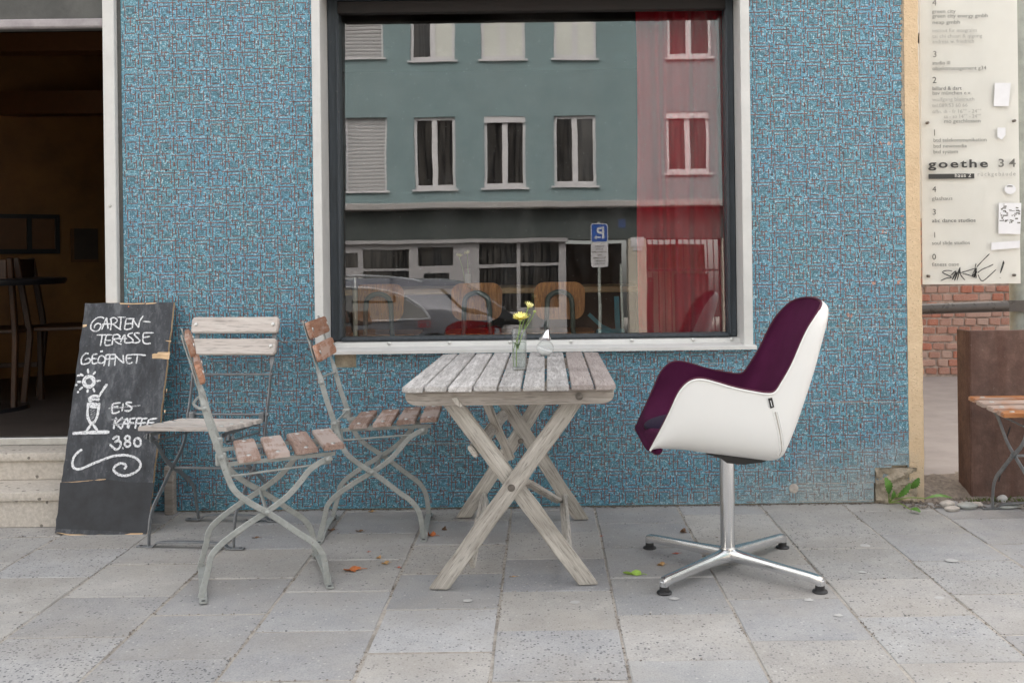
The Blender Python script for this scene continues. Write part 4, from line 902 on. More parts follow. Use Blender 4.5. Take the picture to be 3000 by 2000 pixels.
# net curtains standing behind the first-floor panes
# ground floor
XS0, XS1 = -11, 9
def gx(px, y=YB): return R2(px, 700, y).x
def gz(py, y=YB): return R2(1500, py, y).z
shop_r, shop_top = gx(1657), gz(703)
b = new(); box(b, (-11, YB - 0.5, shop_top), (9, YB - 0.02, zcor - 0.12)); obj('ground_floor_band', b, M['grey_band'], house, smooth=0)
sf = bpy.data.objects.new('shopfront', None); COL.objects.link(sf); sf.parent = house
panes = []
for x0, x1, y0, y1 in ((1010, 1046, 740, 783), (1061, 1198, 731, 785), (1223, 1327, 723, 777), (1402, 1515, 713, 772), (1525, 1637, 712, 768), (1061, 1198, 794, 900), (1239, 1316, 800, 900), (1402, 1515, 783, 915), (1525, 1637, 778, 900)):
    a, c, e, f_ = rrect(x0, x1, y0, y1); panes.append((a, c, max(e, 0.25), f_))
b = new(); wall_grid(b, -7.5, shop_r, 0.02, shop_top - 0.002, YB - 0.1, YB - 0.2, panes); obj('frame', b, M['shop_frame'], sf, smooth=0)
b = new(); box(b, (-7.6, YB - 0.2, shop_top - 0.06), (shop_r + 0.05, YB + 0.02, shop_top + 0.03)); obj('frame_cap', b, M['shop_frame'], sf, smooth=0)
for a, c, e, f_ in panes:
    b = new(); q = [b.verts.new(v) for v in ((a, YB - 0.15, e), (c, YB - 0.15, e), (c, YB - 0.15, f_), (a, YB - 0.15, f_))]; b.faces.new(q); obj('pane', b, M['dark_pane'], sf, smooth=0)
a, c = gx(1346), gx(1380); b = new(); box(b, (a, YB - 0.12, 0.3), (c, YB - 0.085, shop_top - 0.15), 0.01); obj('post_panel', b, M['shop_frame'], sf)
b = new(); box(b, (shop_r + 0.001, YB - 2.2, 0.02), (gx(1838), YB - 2.0, shop_top)); obj('doorway_wall', b, M['dark_room'], house, smooth=0)
b = new(); box(b, (gx(1840), YB - 0.6, 0.02), (gx(1893), YB + 0.0, shop_top)); obj('pier', b, M['tan_wall'], house, smooth=0)
b = new(); box(b, (gx(2115), YB - 0.6, 0.02), (9, YB + 0.0, shop_top)); obj('pier', b, M['tan_wall'], house, smooth=0)
b = new(); box(b, (gx(1893), YB - 3.0, 0.02), (gx(2115), YB - 2.8, shop_top)); obj('passage_wall', b, M['gate_back'], house, smooth=0)
b = new(); box(b, (-11, YB - 8, 0.02), (-7.5, YB - 0.3, zcor)); obj('side_room', b, M['grey_band'], house, smooth=0)
for x0, x1, y0, y1, lab in ((1847, 1886, 694, 724, 'plate'), (1854, 1882, 727, 735, 'plate')):
    a, c, e, f_ = rrect(x0, x1, y0, y1); b = new(); box(b, (a, YB + 0.001, e), (c, YB + 0.02, f_)); obj('name_plate', b, M['sign_white'], house, smooth=0)
a, c, e, f_ = rrect(1812, 1833, 641, 665); b = new(); box(b, (a, YB - 0.019, e), (c, YB, f_)); obj('house_number_plate', b, M['blue_plate'], house, smooth=0)
# gate
t = thing('bar_gate', 'dark iron bar gate in the passage of the house across the street', 'gate', (gx(2000), YB - 0.25, 0.02))
x0, x1, zt3 = gx(1896), gx(2112), gz(700)
for z in (0.12, gz(797), zt3):
    b = new(); box(b, (x0, YB - 0.28, z - 0.025), (x1, YB - 0.22, z + 0.025)); obj('rail', b, M['gate_bar'], t, smooth=0)
for k in range(13):
    x = x0 + (x1 - x0) * k / 12; w = 0.03 if k in (0, 5, 12) else 0.011
    b = new(); box(b, (x - w, YB - 0.2195 - 0.03, 0.02), (x + w, YB - 0.2195, zt3 + 0.1)); obj('bar', b, M['gate_bar'], t, smooth=0)
for a_, c_2, e_ in ((1890, 1915, 818), (1978, 2078, 808)):
    b = new(); box(b, (gx(a_), YB - 0.32, 0.1), (gx(c_2), YB - 0.29, gz(e_))); obj('sheet_panel', b, M['tail_red'] if False else M['gate_bar'], t, smooth=0)
# neighbouring houses close the street
for xa, xb, hgt, nm, lab in ((-40, -11.05, 10.0, 'M', 'grey rendered house left of the teal house across the street'), (9.05, 40, 9.6, 'N', 'pale rendered house right of the teal house across the street')):
    t = thing('town_house', lab, 'building', ((xa + xb) / 2, YB, 0)); b = new()
    hol = [(xa + 1.2 + 2.1 * k, xa + 2.3 + 2.1 * k, z, z + 1.8) for k in range(int((xb - xa - 2) / 2.1)) for z in (1.0, 4.4, 7.6)]
    wall_grid(b, xa, xb, 0.02, hgt, YB, YB - 0.3, hol); obj('wall', b, M['upper_wall'], t, smooth=0)
    b = new()
    for h in hol: box(b, (h[0], YB - 0.2, h[2]), (h[1], YB - 0.18, h[3]))
    o = obj('window_panes', b, M['dark_pane'], t, smooth=0); o['kind'] = 'stuff'
    b = new(); box(b, (xa, YB - 9, hgt), (xb, YB + 0.3, hgt + 0.4)); obj('roof', b, M['rust'], t, smooth=0)
# parking sign
ys = -16.4
a, c, e, f_ = rrect(1729, 1781, 655, 709, ys); pcx = (a + c) / 2
t = thing('parking_sign', 'blue parking sign with a white time plate on a grey post across the street', 'road sign', (pcx, ys, 0.02))
w_ = c - a; h_ = f_ - e
b = new(); prism(b, [(pcx + u, ys + 0.03, (e + f_) / 2 + v) for u, v in round_poly(w_, h_, 0.04)], (0, 0.006, 0)); obj('sign_plate', b, M['sign_white'], t)
b = new(); prism(b, [(pcx + u, ys + 0.0365, (e + f_) / 2 + v) for u, v in round_poly(w_ - 0.035, h_ - 0.035, 0.03)], (0, 0.002, 0)); obj('blue_field', b, M['sign_blue'], t)
b = text_bm('P', h_ * 0.88, face_wall((pcx + w_ * 0.33, ys + 0.0392, e + h_ * 0.2)), 0.001, bold=0.008); obj('letter', b, M['sign_white'], t, smooth=0)
b = new(); za_ = e + h_ * 0.27; xa_ = pcx + w_ * 0.08
prism(b, [(xa_ + u, ys + 0.0392, za_ + v) for u, v in ((0.0, 0.012), (-0.1, 0.012), (-0.075, 0.045), (-0.1, 0.045), (-0.14, 0.0), (-0.1, -0.045), (-0.075, -0.045), (-0.1, -0.012), (0.0, -0.012))], (0, 0.001, 0)); obj('arrow', b, M['sign_white'], t, smooth=0)
a2, c2, e2, f2 = rrect(1730, 1782, 711, 783, ys); w2 = c2 - a2; h2 = f2 - e2; pcx2 = (a2 + c2) / 2
b = new(); prism(b, [(pcx2 + u, ys + 0.03, (e2 + f2) / 2 + v) for u, v in round_poly(w2, h2, 0.04)], (0, 0.006, 0)); obj('time_plate', b, M['sign_white'], t)
for k, s in enumerate(('werktags', '8-20 h', 'mit Parkschein', 'oder', 'Parkausweis', 'Innenstadt', 'kostenlos')):
    b = text_bm(s, h2 * 0.105, face_wall((pcx2, ys + 0.0365, f2 - h2 * (0.17 + 0.118 * k))), 0.0005, 'CENTER', bold=0.001); obj('lettering', b, M['ink'], t, smooth=0)
b = new(); lathe(b, [(0.032, 0.02), (0.032, f_ + 0.03)], pcx - 0.01, ys - 0.01, 14); obj('post', b, M['post_steel'], t)
b = new(); lathe(b, [(0.03, 0.02), (0.03, e2 + 0.1)], pcx + 0.55, ys - 1.2, 12); o = obj('bollard_post', b, M['post_steel']); tag(o, 'thin grey post standing behind the parking sign across the street', 'post')

# parked estate car, mirrored in the window
yc = -6.75
def Rc(px, py): return refl(px, py, yc)
roofz = Rc(1100, 815).z; tailx = Rc(1475, 950).x
car = thing('parked_car', 'slate grey estate car parked at the kerb behind the viewer, mirrored in the window', 'car', (tailx - 2.3, yc - 0.9, -0.02))
zr = roofz; beltz = Rc(1150, 934).z; L0 = tailx
print('car roof', zr, 'belt', beltz, 'tail', tailx, 'shop', shop_r, shop_top, 'cornice', zcor, 'w1', ops1[0])
k_ = (zr) / 1.48
# stations: distance from tail, top z, half width at roof, is_glass
xs_ = [Rc(p_, 830).x for p_ in (1375, 1262, 1010)]
stn = [(0.0, 0.98, .70), (-0.06, 1.06, .70), (-0.22, 1.16, .66), (-0.42, 1.30, .60), (-0.62, 1.435, .56), (-0.9, 1.475, .56), (-1.6, 1.495, .57), (-2.4, 1.485, .57), (-2.9, 1.40, .56), (-3.45, 1.08, .62), (-3.6, 1.03, .66), (-4.2, .95, .68), (-4.6, .82, .62), (-4.72, .7, .55)]
b = new(); rings = []
ymid = yc - 0.9
def body_y(z, top, hwt):
    if z <= 0.92: return 0.9 - 0.04 * abs(z - 0.6) / 0.35
    return 0.885 + (hwt - 0.885) * (z - 0.92) / max(0.05, top - 0.92)
for dx, top, hwt in stn:
    x = L0 + dx * k_; endf = 1.0 - (0.10 if dx > -0.05 or dx < -4.65 else (0.03 if dx > -0.15 or dx < -4.5 else 0))
    prof = [(0.80, 0.22), (0.885, 0.32), (0.9, 0.6), (0.885, 0.9)]
    tt = max(top, 0.93) ; up = [(body_y(z, tt, hwt), z) for z in [0.92 + (tt - 0.92) * f for f in (0.3, 0.65, 0.9)]] + [(hwt - 0.09, tt), (0, tt + 0.02)]
    if top < 0.93: prof = [(0.80, 0.22), (0.87, 0.32), (0.87, min(0.6, top - .1)), (0.85, top - 0.03)]; up = [(0.8, top - 0.015), (0.75, top - 0.01), (0.7, top - 0.005), (0.6, top), (0, top + 0.02)]
    half = [(y * endf, z) for y, z in prof + up]
    ring = [(y, z) for y, z in half] + [(-y, z) for y, z in half[-2::-1]]
    rings.append([b.verts.new((x, ymid + y, z * k_)) for y, z in ring])
for A, B in zip(rings, rings[1:]):
    for j in range(len(A) - 1): b.faces.new((A[j], A[j + 1], B[j + 1], B[j]))
b.faces.new(rings[0]); b.faces.new(rings[-1][::-1])
bmesh.ops.recalc_face_normals(b, faces=b.faces); carbvh = BVHTree.FromBMesh(b)
obj('body', b, M['car_paint'], car, smooth=40)
def on_car(px, py, off=0.006):
    d = ray(px, py); h = CAM + d * ((PC - CAM).dot(PN) / d.dot(PN)); r = (d - PN * 2 * d.dot(PN)).normalized()
    hit, nr, i, dist = carbvh.ray_cast(h, r)
    if hit is None: 
        v = h + r * ((yc - h.y) / r.y); return v
    return hit - r * off
def car_patch(name, poly, mat, off=0.008):
    b = new(); vs = [b.verts.new(on_car(px, py, off)) for px, py in poly]
    b.faces.new(vs); obj(name, b, M[mat], car, smooth=0)
def dense(pts, n=6, closed=True): return [(v.x, v.y) for v in catmull([(x, y, 0) for x, y in pts], n, closed)]
def car_strip(name, pts, mat, r=0.009):
    b = new(); tube(b, [on_car(x, y, 0.006) for x, y in dense(pts, 5, False)], r, 8); obj(name, b, M[mat], car)
# side windows run forward along the body
zb_c, wt_ = beltz, roofz
b = new()
front = [(L0 + dx * k_, ymid + 0.9) for dx in (-1.0, -3.2)]
poly = [(1008, 846), (1100, 851), (1180, 871), (1235, 905), (1255, 930), (1150, 936), (1008, 940)]
car_patch('side_window', poly, 'car_glass')
xw = on_car(1008, 846).x; zw0, zw1 = on_car(1008, 938).z, on_car(1008, 848).z
for a_, c_3 in ((xw - 0.03, xw - 0.85), (xw - 0.93, xw - 1.75)):
    b = new(); q = [b.verts.new(v) for v in ((a_, ymid + 0.9, zw0), (c_3, ymid + 0.905, zw0 + 0.01), (c_3 + (0.05 if c_3 > xw - 1 else 0.35), ymid + 0.72, zw1 + 0.02), (a_, ymid + 0.74, zw1 + 0.01))]; b.faces.new(q); obj('side_window', b, M['car_glass'], car, smooth=0)
car_strip('window_trim', [(1008, 842), (1100, 847), (1180, 866), (1236, 900), (1260, 932)], 'car_trim', 0.014)
car_strip('window_trim', [(1008, 942), (1130, 939), (1262, 933)], 'car_trim', 0.011)
car_strip('roof_rail', [(1008, 808), (1120, 811), (1200, 818), (1235, 826)], 'car_trim', 0.015)
car_patch('rear_window', [(1290, 845), (1370, 840), (1480, 905), (1545, 950), (1400, 955), (1350, 905)], 'car_glass')
car_patch('tail_light', dense([(1306, 960), (1350, 938), (1420, 942), (1465, 960), (1468, 985), (1440, 1010), (1350, 1010), (1312, 985)], 3), 'tail_red', 0.012)
b = new(); s0 = on_car(1262, 828); prism(b, [s0 + Vector(v) for v in ((0.0, -0.3, -0.02), (0.33, -0.3, -0.055), (0.33, -0.3, -0.03), (0.0, -0.3, 0.03))], (0, -1.0, 0)); obj('roof_spoiler', b, M['car_paint'], car)
f0 = on_car(1215, 822); b = new(); prism(b, [f0 + Vector(v) for v in ((0, -0.45, 0.0), (0.13, -0.45, 0.0), (0.125, -0.45, 0.12), (0.08, -0.45, 0.05))], (0, -0.015, 0)); obj('roof_fin', b, M['black_plastic'], car)
for dx in (-0.95, -3.75):
    for sy in (1, -1):
        wroot = bpy.data.objects.new('wheel', None); COL.objects.link(wroot); wroot.parent = car
        m_ = Matrix.Translation((L0 + dx * k_, ymid + sy * 0.8, 0.3)) @ Matrix.Rotation(R(90), 4, 'X')
        b = new(); lathe(b, [(0.2, -0.1), (0.3, -0.1), (0.32, -0.07), (0.32, 0.07), (0.3, 0.1), (0.2, 0.1)], n=30); b.transform(m_); obj('tyre', b, M['tyre'], wroot)
        b = new(); lathe(b, [(0.2, -0.095), (0.05, -0.08), (0.05, 0.08), (0.2, 0.095)], n=24); b.transform(m_); obj('rim', b, M['zinc_bolt'], wroot)
pb = on_car(1215, 955, 0.01)
h_b = abs(on_car(1215, 945).z - on_car(1215, 957).z)
b = text_bm('DB', h_b * 1.25, face_wall((on_car(1231, 952).x + 0.075, ymid + 0.925, on_car(1246, 957).z)), 0.0008, bold=0.002); b.transform(Matrix.Identity(4)); obj('lettering', b, M['print_red'], car, smooth=0)
xd0, xd1 = on_car(1226, 950).x, on_car(1262, 950).x; zd0, zd1 = on_car(1246, 959).z, on_car(1246, 940).z
b = new()
for lo, hi in (((xd0, zd0), (xd1, zd0 + 0.008)), ((xd0, zd1 - 0.008), (xd1, zd1)), ((xd0, zd0 + 0.0081), (xd0 + 0.008, zd1 - 0.0081)), ((xd1 - 0.008, zd0 + 0.0081), (xd1, zd1 - 0.0081))): box(b, (lo[0], ymid + 0.917, lo[1]), (hi[0], ymid + 0.924, hi[1]))
obj('logo_frame', b, M['print_red'], car, smooth=0)
b = text_bm('BAHN', h_b * 1.2, face_wall((on_car(1220, 952).x, ymid + 0.925, on_car(1200, 957).z)), 0.0008, spacing=1.2); obj('lettering', b, M['ink'], car, smooth=0)

# ================================================================ CHALKBOARD
B_TL, B_TR, B_BL, B_BR = (250, 888), (510, 886), (160, 1562), (428, 1568)
bl, br = floor_at(*B_BL), floor_at(*B_BR)
yb0 = (bl.y + br.y) / 2; xb0 = bl.x; bw = br.x - bl.x
ytop = -0.052; ztop_b = at(380, 887, ytop).z
bn = Vector((0, -ztop_b, (ytop - yb0))).normalized()      # front normal (towards the street, tipped up)
bn = Vector((0, -ztop_b, ytop - yb0)); bn = Vector((0, -abs(ztop_b), abs(ytop - yb0))).normalized()
BP = Vector((xb0, yb0, 0.0))
board = thing('chalkboard', 'leaning black chalkboard with white chalk lettering and a drawn ice coffee glass', 'chalkboard', (xb0 + bw / 2, yb0, 0))
def bpt(px, py, off=0.0): return on_plane(px, py, BP + bn * 0, bn) + bn * off
b = new()
edge = []
def edge_run(p, q, n, amp):
    for k in range(n):
        f = k / n; edge.append((p[0] + (q[0] - p[0]) * f + rl.uniform(-amp, amp), p[1] + (q[1] - p[1]) * f + rl.uniform(-amp, amp)))
edge_run(B_TL, B_TR, 14, 1.2); edge_run(B_TR, B_BR, 34, 1.6); edge_run(B_BR, B_BL, 14, 2.0); edge_run(B_BL, B_TL, 34, 1.6)
prism(b, [bpt(x, y) for x, y in edge], bn * -0.018)
for f in b.faces:
    if len(f.verts) == 4 : f.material_index = 1
obj('panel', b, [M['chalkboard'], M['raw_ply']], board, smooth=0)
def chip(poly):
    b = new(); prism(b, [bpt(x, y, 0.0004) for x, y in poly], bn * 0.0006); obj('bare_patch', b, M['raw_ply'], board, smooth=0)
def c1(x, y): return (200 + x / 6.533, 880 + y / 6.533)
def c2(x, y): return (190 + x / 7.127, 1060 + y / 7.127)
def c3(x, y): return (190 + x / 7.127, 1260 + y / 7.127)
chip([c1(*p) for p in ((1605, 1030), (1640, 1015), (1700, 1015), (1720, 990), (1950, 985), (1930, 1128), (1760, 1112), (1610, 1108))])
chip([c1(*p) for p in ((282, 465), (355, 458), (352, 500), (278, 515))]); chip([c1(*p) for p in ((980, 50), (1200, 55), (1480, 50), (1450, 68), (1190, 75), (1000, 72))]); chip([c1(*p) for p in ((1490, 52), (1700, 42), (1660, 62), (1480, 76))])
chip([c1(*p) for p in ((1850, 765), (1972, 768), (1968, 796), (1910, 785))]); chip([c2(*p) for p in ((2120, 560), (2140, 555), (2125, 628), (2118, 625))]); chip([c2(*p) for p in ((2075, 1000), (2105, 1005), (2095, 1070), (2070, 1040))])
sc_ = lambda *pp: [(100 + x / 2.09, 850 + y / 2.09) for x, y in pp]
chip(sc_((130, 1478), (200, 1490), (330, 1497), (440, 1500), (330, 1507), (200, 1497))); chip(sc_((540, 1497), (590, 1486), (668, 1485), (660, 1497), (590, 1503)))
STK = {
 'GARTEN': (c1, 3.6, [[(690, 345), (640, 320), (560, 330), (480, 390), (435, 470), (440, 550), (510, 590), (580, 570), (625, 500), (610, 450), (560, 440), (510, 480), (500, 530)], [(640, 560), (690, 440), (735, 330), (745, 420), (765, 540)], [(650, 460), (740, 452), (830, 450)], [(820, 360), (825, 450), (810, 570)], [(800, 370), (860, 330), (930, 360), (930, 410), (870, 450), (820, 460)], [(860, 450), (940, 520), (1015, 560)], [(940, 320), (1100, 325)], [(1010, 330), (1005, 440), (990, 550)], [(1110, 360), (1095, 450), (1080, 540), (1130, 555), (1215, 535)], [(1110, 350), (1270, 350)], [(1095, 450), (1230, 440)], [(1225, 530), (1240, 360)], [(1240, 360), (1290, 440), (1350, 520)], [(1350, 520), (1370, 400), (1440, 290)], [(1430, 400), (1580, 415)]]),
 'TERASSE': (c1, 3.6, [[(545, 660), (830, 655)], [(650, 670), (635, 770), (615, 870)], [(735, 665), (710, 760), (705, 840), (760, 860), (830, 840)], [(735, 660), (840, 660)], [(715, 760), (820, 765)], [(860, 680), (850, 760), (840, 850)], [(850, 670), (940, 650), (990, 690), (940, 730), (860, 740)], [(880, 750), (940, 810), (1020, 840)], [(1000, 800), (1040, 720), (1080, 660), (1090, 730), (1080, 800)], [(960, 735), (1130, 730)], [(1240, 620), (1160, 640), (1150, 680), (1220, 730), (1240, 780), (1170, 810), (1080, 805)], [(1370, 630), (1290, 620), (1270, 660), (1340, 730), (1370, 780), (1300, 810), (1210, 800)], [(1440, 630), (1430, 720), (1440, 800), (1500, 830), (1580, 820)], [(1440, 620), (1640, 620)], [(1435, 710), (1570, 690)]]),
 'GEOEFFNET': (c1, 3.8, [[(395, 1020), (340, 1010), (280, 1060), (250, 1140), (260, 1210), (330, 1215), (410, 1180), (420, 1120), (370, 1110), (320, 1135)], [(470, 1040), (455, 1120), (465, 1195), (500, 1210), (560, 1190)], [(470, 1030), (560, 1025)], [(460, 1110), (550, 1115)], [(620, 1060), (580, 1110), (580, 1180), (640, 1200), (700, 1160), (700, 1090), (650, 1060), (620, 1060)], [(620, 960), (626, 990)], [(655, 955), (645, 990)], [(730, 1030), (710, 1150), (680, 1255)], [(730, 1040), (800, 1035)], [(710, 1120), (790, 1120)], [(800, 1020), (790, 1140), (775, 1255)], [(800, 1040), (910, 1030)], [(790, 1120), (900, 1110)], [(905, 1040), (900, 1150), (890, 1250)], [(910, 1060), (990, 1140), (1070, 1200)], [(1060, 1200), (1055, 1110), (1050, 1040)], [(1120, 1050), (1110, 1130), (1130, 1190), (1180, 1205), (1230, 1180)], [(1110, 1110), (1215, 1100)], [(1115, 1045), (1300, 1035), (1490, 1050)], [(1325, 1060), (1315, 1140), (1300, 1210)]]),
 'SUNRAYS': (c2, 5.2, [[(480, 140), (495, 240)], [(645, 195), (590, 265)], [(660, 395), (755, 390)], [(590, 545), (625, 630)], [(480, 570), (478, 640)], [(380, 520), (300, 580)], [(255, 635), (300, 620)], [(345, 415), (255, 415)], [(390, 290), (320, 250)], [(330, 285), (255, 285)], [(215, 480), (270, 475)]]),
 'SUN': (c2, 9.5, [[(505 + 105 * math.cos(a), 410 + 105 * math.sin(a)) for a in [2 * math.pi * k / 12 for k in range(13)]]]),
 'GLASS': (c2, 6.5, [[(715, 715), (800, 580), (885, 455)], [(490, 780), (560, 725), (650, 705), (725, 745)], [(490, 805), (600, 780), (730, 790)], [(510, 830), (610, 760)], [(495, 850), (480, 1000), (480, 1130), (520, 1240), (560, 1290)], [(720, 850), (700, 1000), (670, 1150), (610, 1270)], [(510, 860), (700, 880)], [(510, 900), (690, 915)], [(520, 935), (690, 945)], [(560, 1290), (450, 1440)], [(580, 1290), (690, 1440)], [(600, 1240), (560, 1310)]]),
 'HATCH': (c2, 2.6, [[(520, 1010), (600, 975)], [(540, 1050), (640, 990)], [(530, 1110), (650, 1030)], [(530, 1160), (650, 1080)], [(540, 1200), (620, 1140)]]),
 'FOOT': (c2, 8.5, [[(160, 1492), (500, 1470), (930, 1462)]]),
 'EIS': (c2, 4.4, [[(1000, 870), (990, 960), (990, 1060), (1060, 1065), (1150, 1030)], [(1000, 865), (1170, 850)], [(1000, 945), (1120, 925)], [(1220, 860), (1195, 1035)], [(1410, 850), (1310, 840), (1290, 880), (1370, 930), (1400, 970), (1350, 1020), (1240, 1015)]]),
 'KAFFEE': (c2, 4.6, [[(1075, 1150), (1040, 1270), (1020, 1400)], [(1210, 1150), (1110, 1240), (1050, 1290)], [(1060, 1290), (1120, 1340), (1190, 1400)], [(1190, 1380), (1240, 1260), (1300, 1180), (1320, 1280), (1310, 1380)], [(1210, 1290), (1340, 1280)], [(1370, 1170), (1350, 1280), (1330, 1390)], [(1380, 1180), (1480, 1170)], [(1360, 1270), (1450, 1270)], [(1510, 1160), (1490, 1280), (1470, 1390)], [(1510, 1180), (1620, 1170)], [(1490, 1280), (1600, 1275)], [(1620, 1180), (1590, 1280), (1580, 1370), (1640, 1390), (1720, 1370)], [(1620, 1180), (1730, 1175)], [(1600, 1270), (1700, 1270)], [(1760, 1200), (1730, 1290), (1730, 1370), (1780, 1380), (1920, 1350)], [(1750, 1200), (1930, 1175)], [(1740, 1270), (1870, 1260)]]),
 'STRIKE': (c2, 3.8, [[(910, 970), (1200, 945), (1580, 905)], [(960, 1200), (1300, 1195)], [(980, 1300), (1500, 1290)]]),
 'PRICE': (c3, 5.4, [[(1000, 190), (1050, 140), (1120, 130), (1120, 190), (1050, 240), (1130, 220), (1170, 270), (1140, 360), (1070, 400), (1000, 350), (940, 290)], [(1205, 378), (1222, 366)], [(1310 + 52 * math.cos(a), 168 + 52 * math.sin(a)) for a in [2 * math.pi * k / 10 for k in range(11)]], [(1312 + 56 * math.cos(a), 285 + 58 * math.sin(a)) for a in [2 * math.pi * k / 10 for k in range(11)]], [(1520 + 70 * math.cos(a), 250 + 86 * math.sin(a)) for a in [2 * math.pi * k / 10 for k in range(11)]]]),
 'SWIRL': (c3, 6.0, [[(360, 395), (270, 460), (190, 560), (160, 680), (190, 780), (290, 810), (420, 770), (570, 700), (800, 610), (1000, 540), (1200, 515), (1350, 530), (1470, 570), (1560, 650), (1580, 740), (1530, 830), (1420, 900), (1280, 945), (1150, 930), (1050, 870), (1020, 800), (1070, 730), (1160, 690), (1240, 700), (1280, 750), (1240, 810)]]),
}
for nm, (cf, wpx, strokes) in STK.items():
    b = new(); wd = wpx * 1.22 * 4.35 / F
    for si, st in enumerate(strokes):
        pts = catmull([(x, y, 0) for x, y in st], 6) if len(st) > 2 else [Vector((st[0][0] + (st[1][0] - st[0][0]) * f, st[0][1] + (st[1][1] - st[0][1]) * f, 0)) for f in (0, 0.25, 0.5, 0.75, 1)]
        P3 = [bpt(*cf(p.x + rl.uniform(-2, 2), p.y + rl.uniform(-2, 2)), 0.0006 + 0.0003 * (si % 5)) for p in pts]
        n_ = len(P3); scl = [rl.uniform(0.82, 1.12) * (0.55 if i in (0, n_ - 1) else 1.0) for i in range(n_)]
        sweep(b, P3, [(-wd / 2, 0), (0, 0.0005), (wd / 2, 0), (0, -0.0005)], side=None if False else None, scales=scl) if False else None
        L_, Rr = [], []
        for i in range(n_):
            t_ = (P3[min(i + 1, n_ - 1)] - P3[max(i - 1, 0)]).normalized(); s_v = bn.cross(t_).normalized() * wd / 2 * scl[i]
            L_.append(b.verts.new(P3[i] + s_v)); Rr.append(b.verts.new(P3[i] - s_v))
        for i in range(n_ - 1): b.faces.new((L_[i], Rr[i], Rr[i + 1], L_[i + 1]))
        if nm in ('SUNRAYS', 'SUN', 'GLASS', 'HATCH', 'FOOT', 'SWIRL'): obj('chalk_stroke', b, M['chalk_faint' if nm == 'HATCH' else 'chalk'], board, smooth=0); b = new()
    if nm in ('SUNRAYS', 'SUN', 'GLASS', 'HATCH', 'FOOT', 'SWIRL'): b.free(); continue
    name = 'chalk_lettering' if nm in ('GARTEN', 'TERASSE', 'GEOEFFNET', 'EIS', 'KAFFEE', 'PRICE', 'STRIKE') else 'chalk_drawing'
    obj(name, b, M['chalk_faint' if nm in ('STRIKE', 'HATCH') else 'chalk'], board, smooth=0)
b = new(); p = bpt(377, 898, 0.0008); lathe(b, [(0.003, 0), (0.003, 0.001)], n=10); b.transform(Matrix.Translation(p) @ bn.to_track_quat('Z', 'Y').to_matrix().to_4x4()); obj('nail_hole', b, M['dead_rust'], board)
b = new(); lowp = [c3(*p) for p in ((-95, 1085), (100, 1078), (300, 1066), (500, 1052), (700, 1036), (860, 1024), (980, 1036), (1150, 1060), (1350, 1082), (1600, 1083), (1860, 1090))]
prism(b, [bpt(x, y, 0.0003) for x, y in lowp + [(431, 1562), (300, 1553), (166, 1548)]], bn * 0.0007); obj('lower_panel', b, M['chalkboard_dark'], board, smooth=0)
chip(lowp[0:2] + [c3(300, 1062), c3(500, 1044), c3(620, 1036), c3(500, 1058), c3(300, 1076), c3(100, 1086)]); chip([c3(*p) for p in ((620, 1040), (720, 1018), (860, 1014), (850, 1028), (720, 1048))])
# a wooden wedge standing behind the board
p = floor_at(459, 1530); o_ = new(); box(o_, (p.x - 0.012, -0.06, 0.0), (p.x + 0.03, -0.016, 0.22), 0.004); o = obj('wood_block', o_, M['table_side']); tag(o, 'short grey-brown wood block standing on end behind the chalkboard', 'wood block')

# ================================================================ FOLDING GARDEN CHAIRS
HW = 0.178
BAR1 = [(0.020, 0.655), (0.030, 0.615), (0.047, 0.555), (0.073, 0.477), (0.089, 0.422), (0.111, 0.367), (0.140, 0.334), (0.180, 0.303), (0.222, 0.276), (0.280, 0.232), (0.332, 0.190), (0.376, 0.157), (0.404, 0.120), (0.417, 0.075), (0.424, 0.004)]
TOP1 = [(-0.050, 0.895), (-0.035, 0.845), (-0.016, 0.778), (0.004, 0.708), (0.020, 0.655)]
BAR2 = [(0.447, 0.447), (0.415, 0.436), (0.370, 0.409), (0.334, 0.367), (0.289, 0.321), (0.222, 0.276), (0.157, 0.239), (0.087, 0.193), (0.054, 0.165), (0.036, 0.138), (0.027, 0.096), (0.002, 0.004)]
SLATS = [(0.128, 0.204, 0.456), (0.226, 0.302, 0.462), (0.322, 0.398, 0.469), (0.417, 0.489, 0.476)]
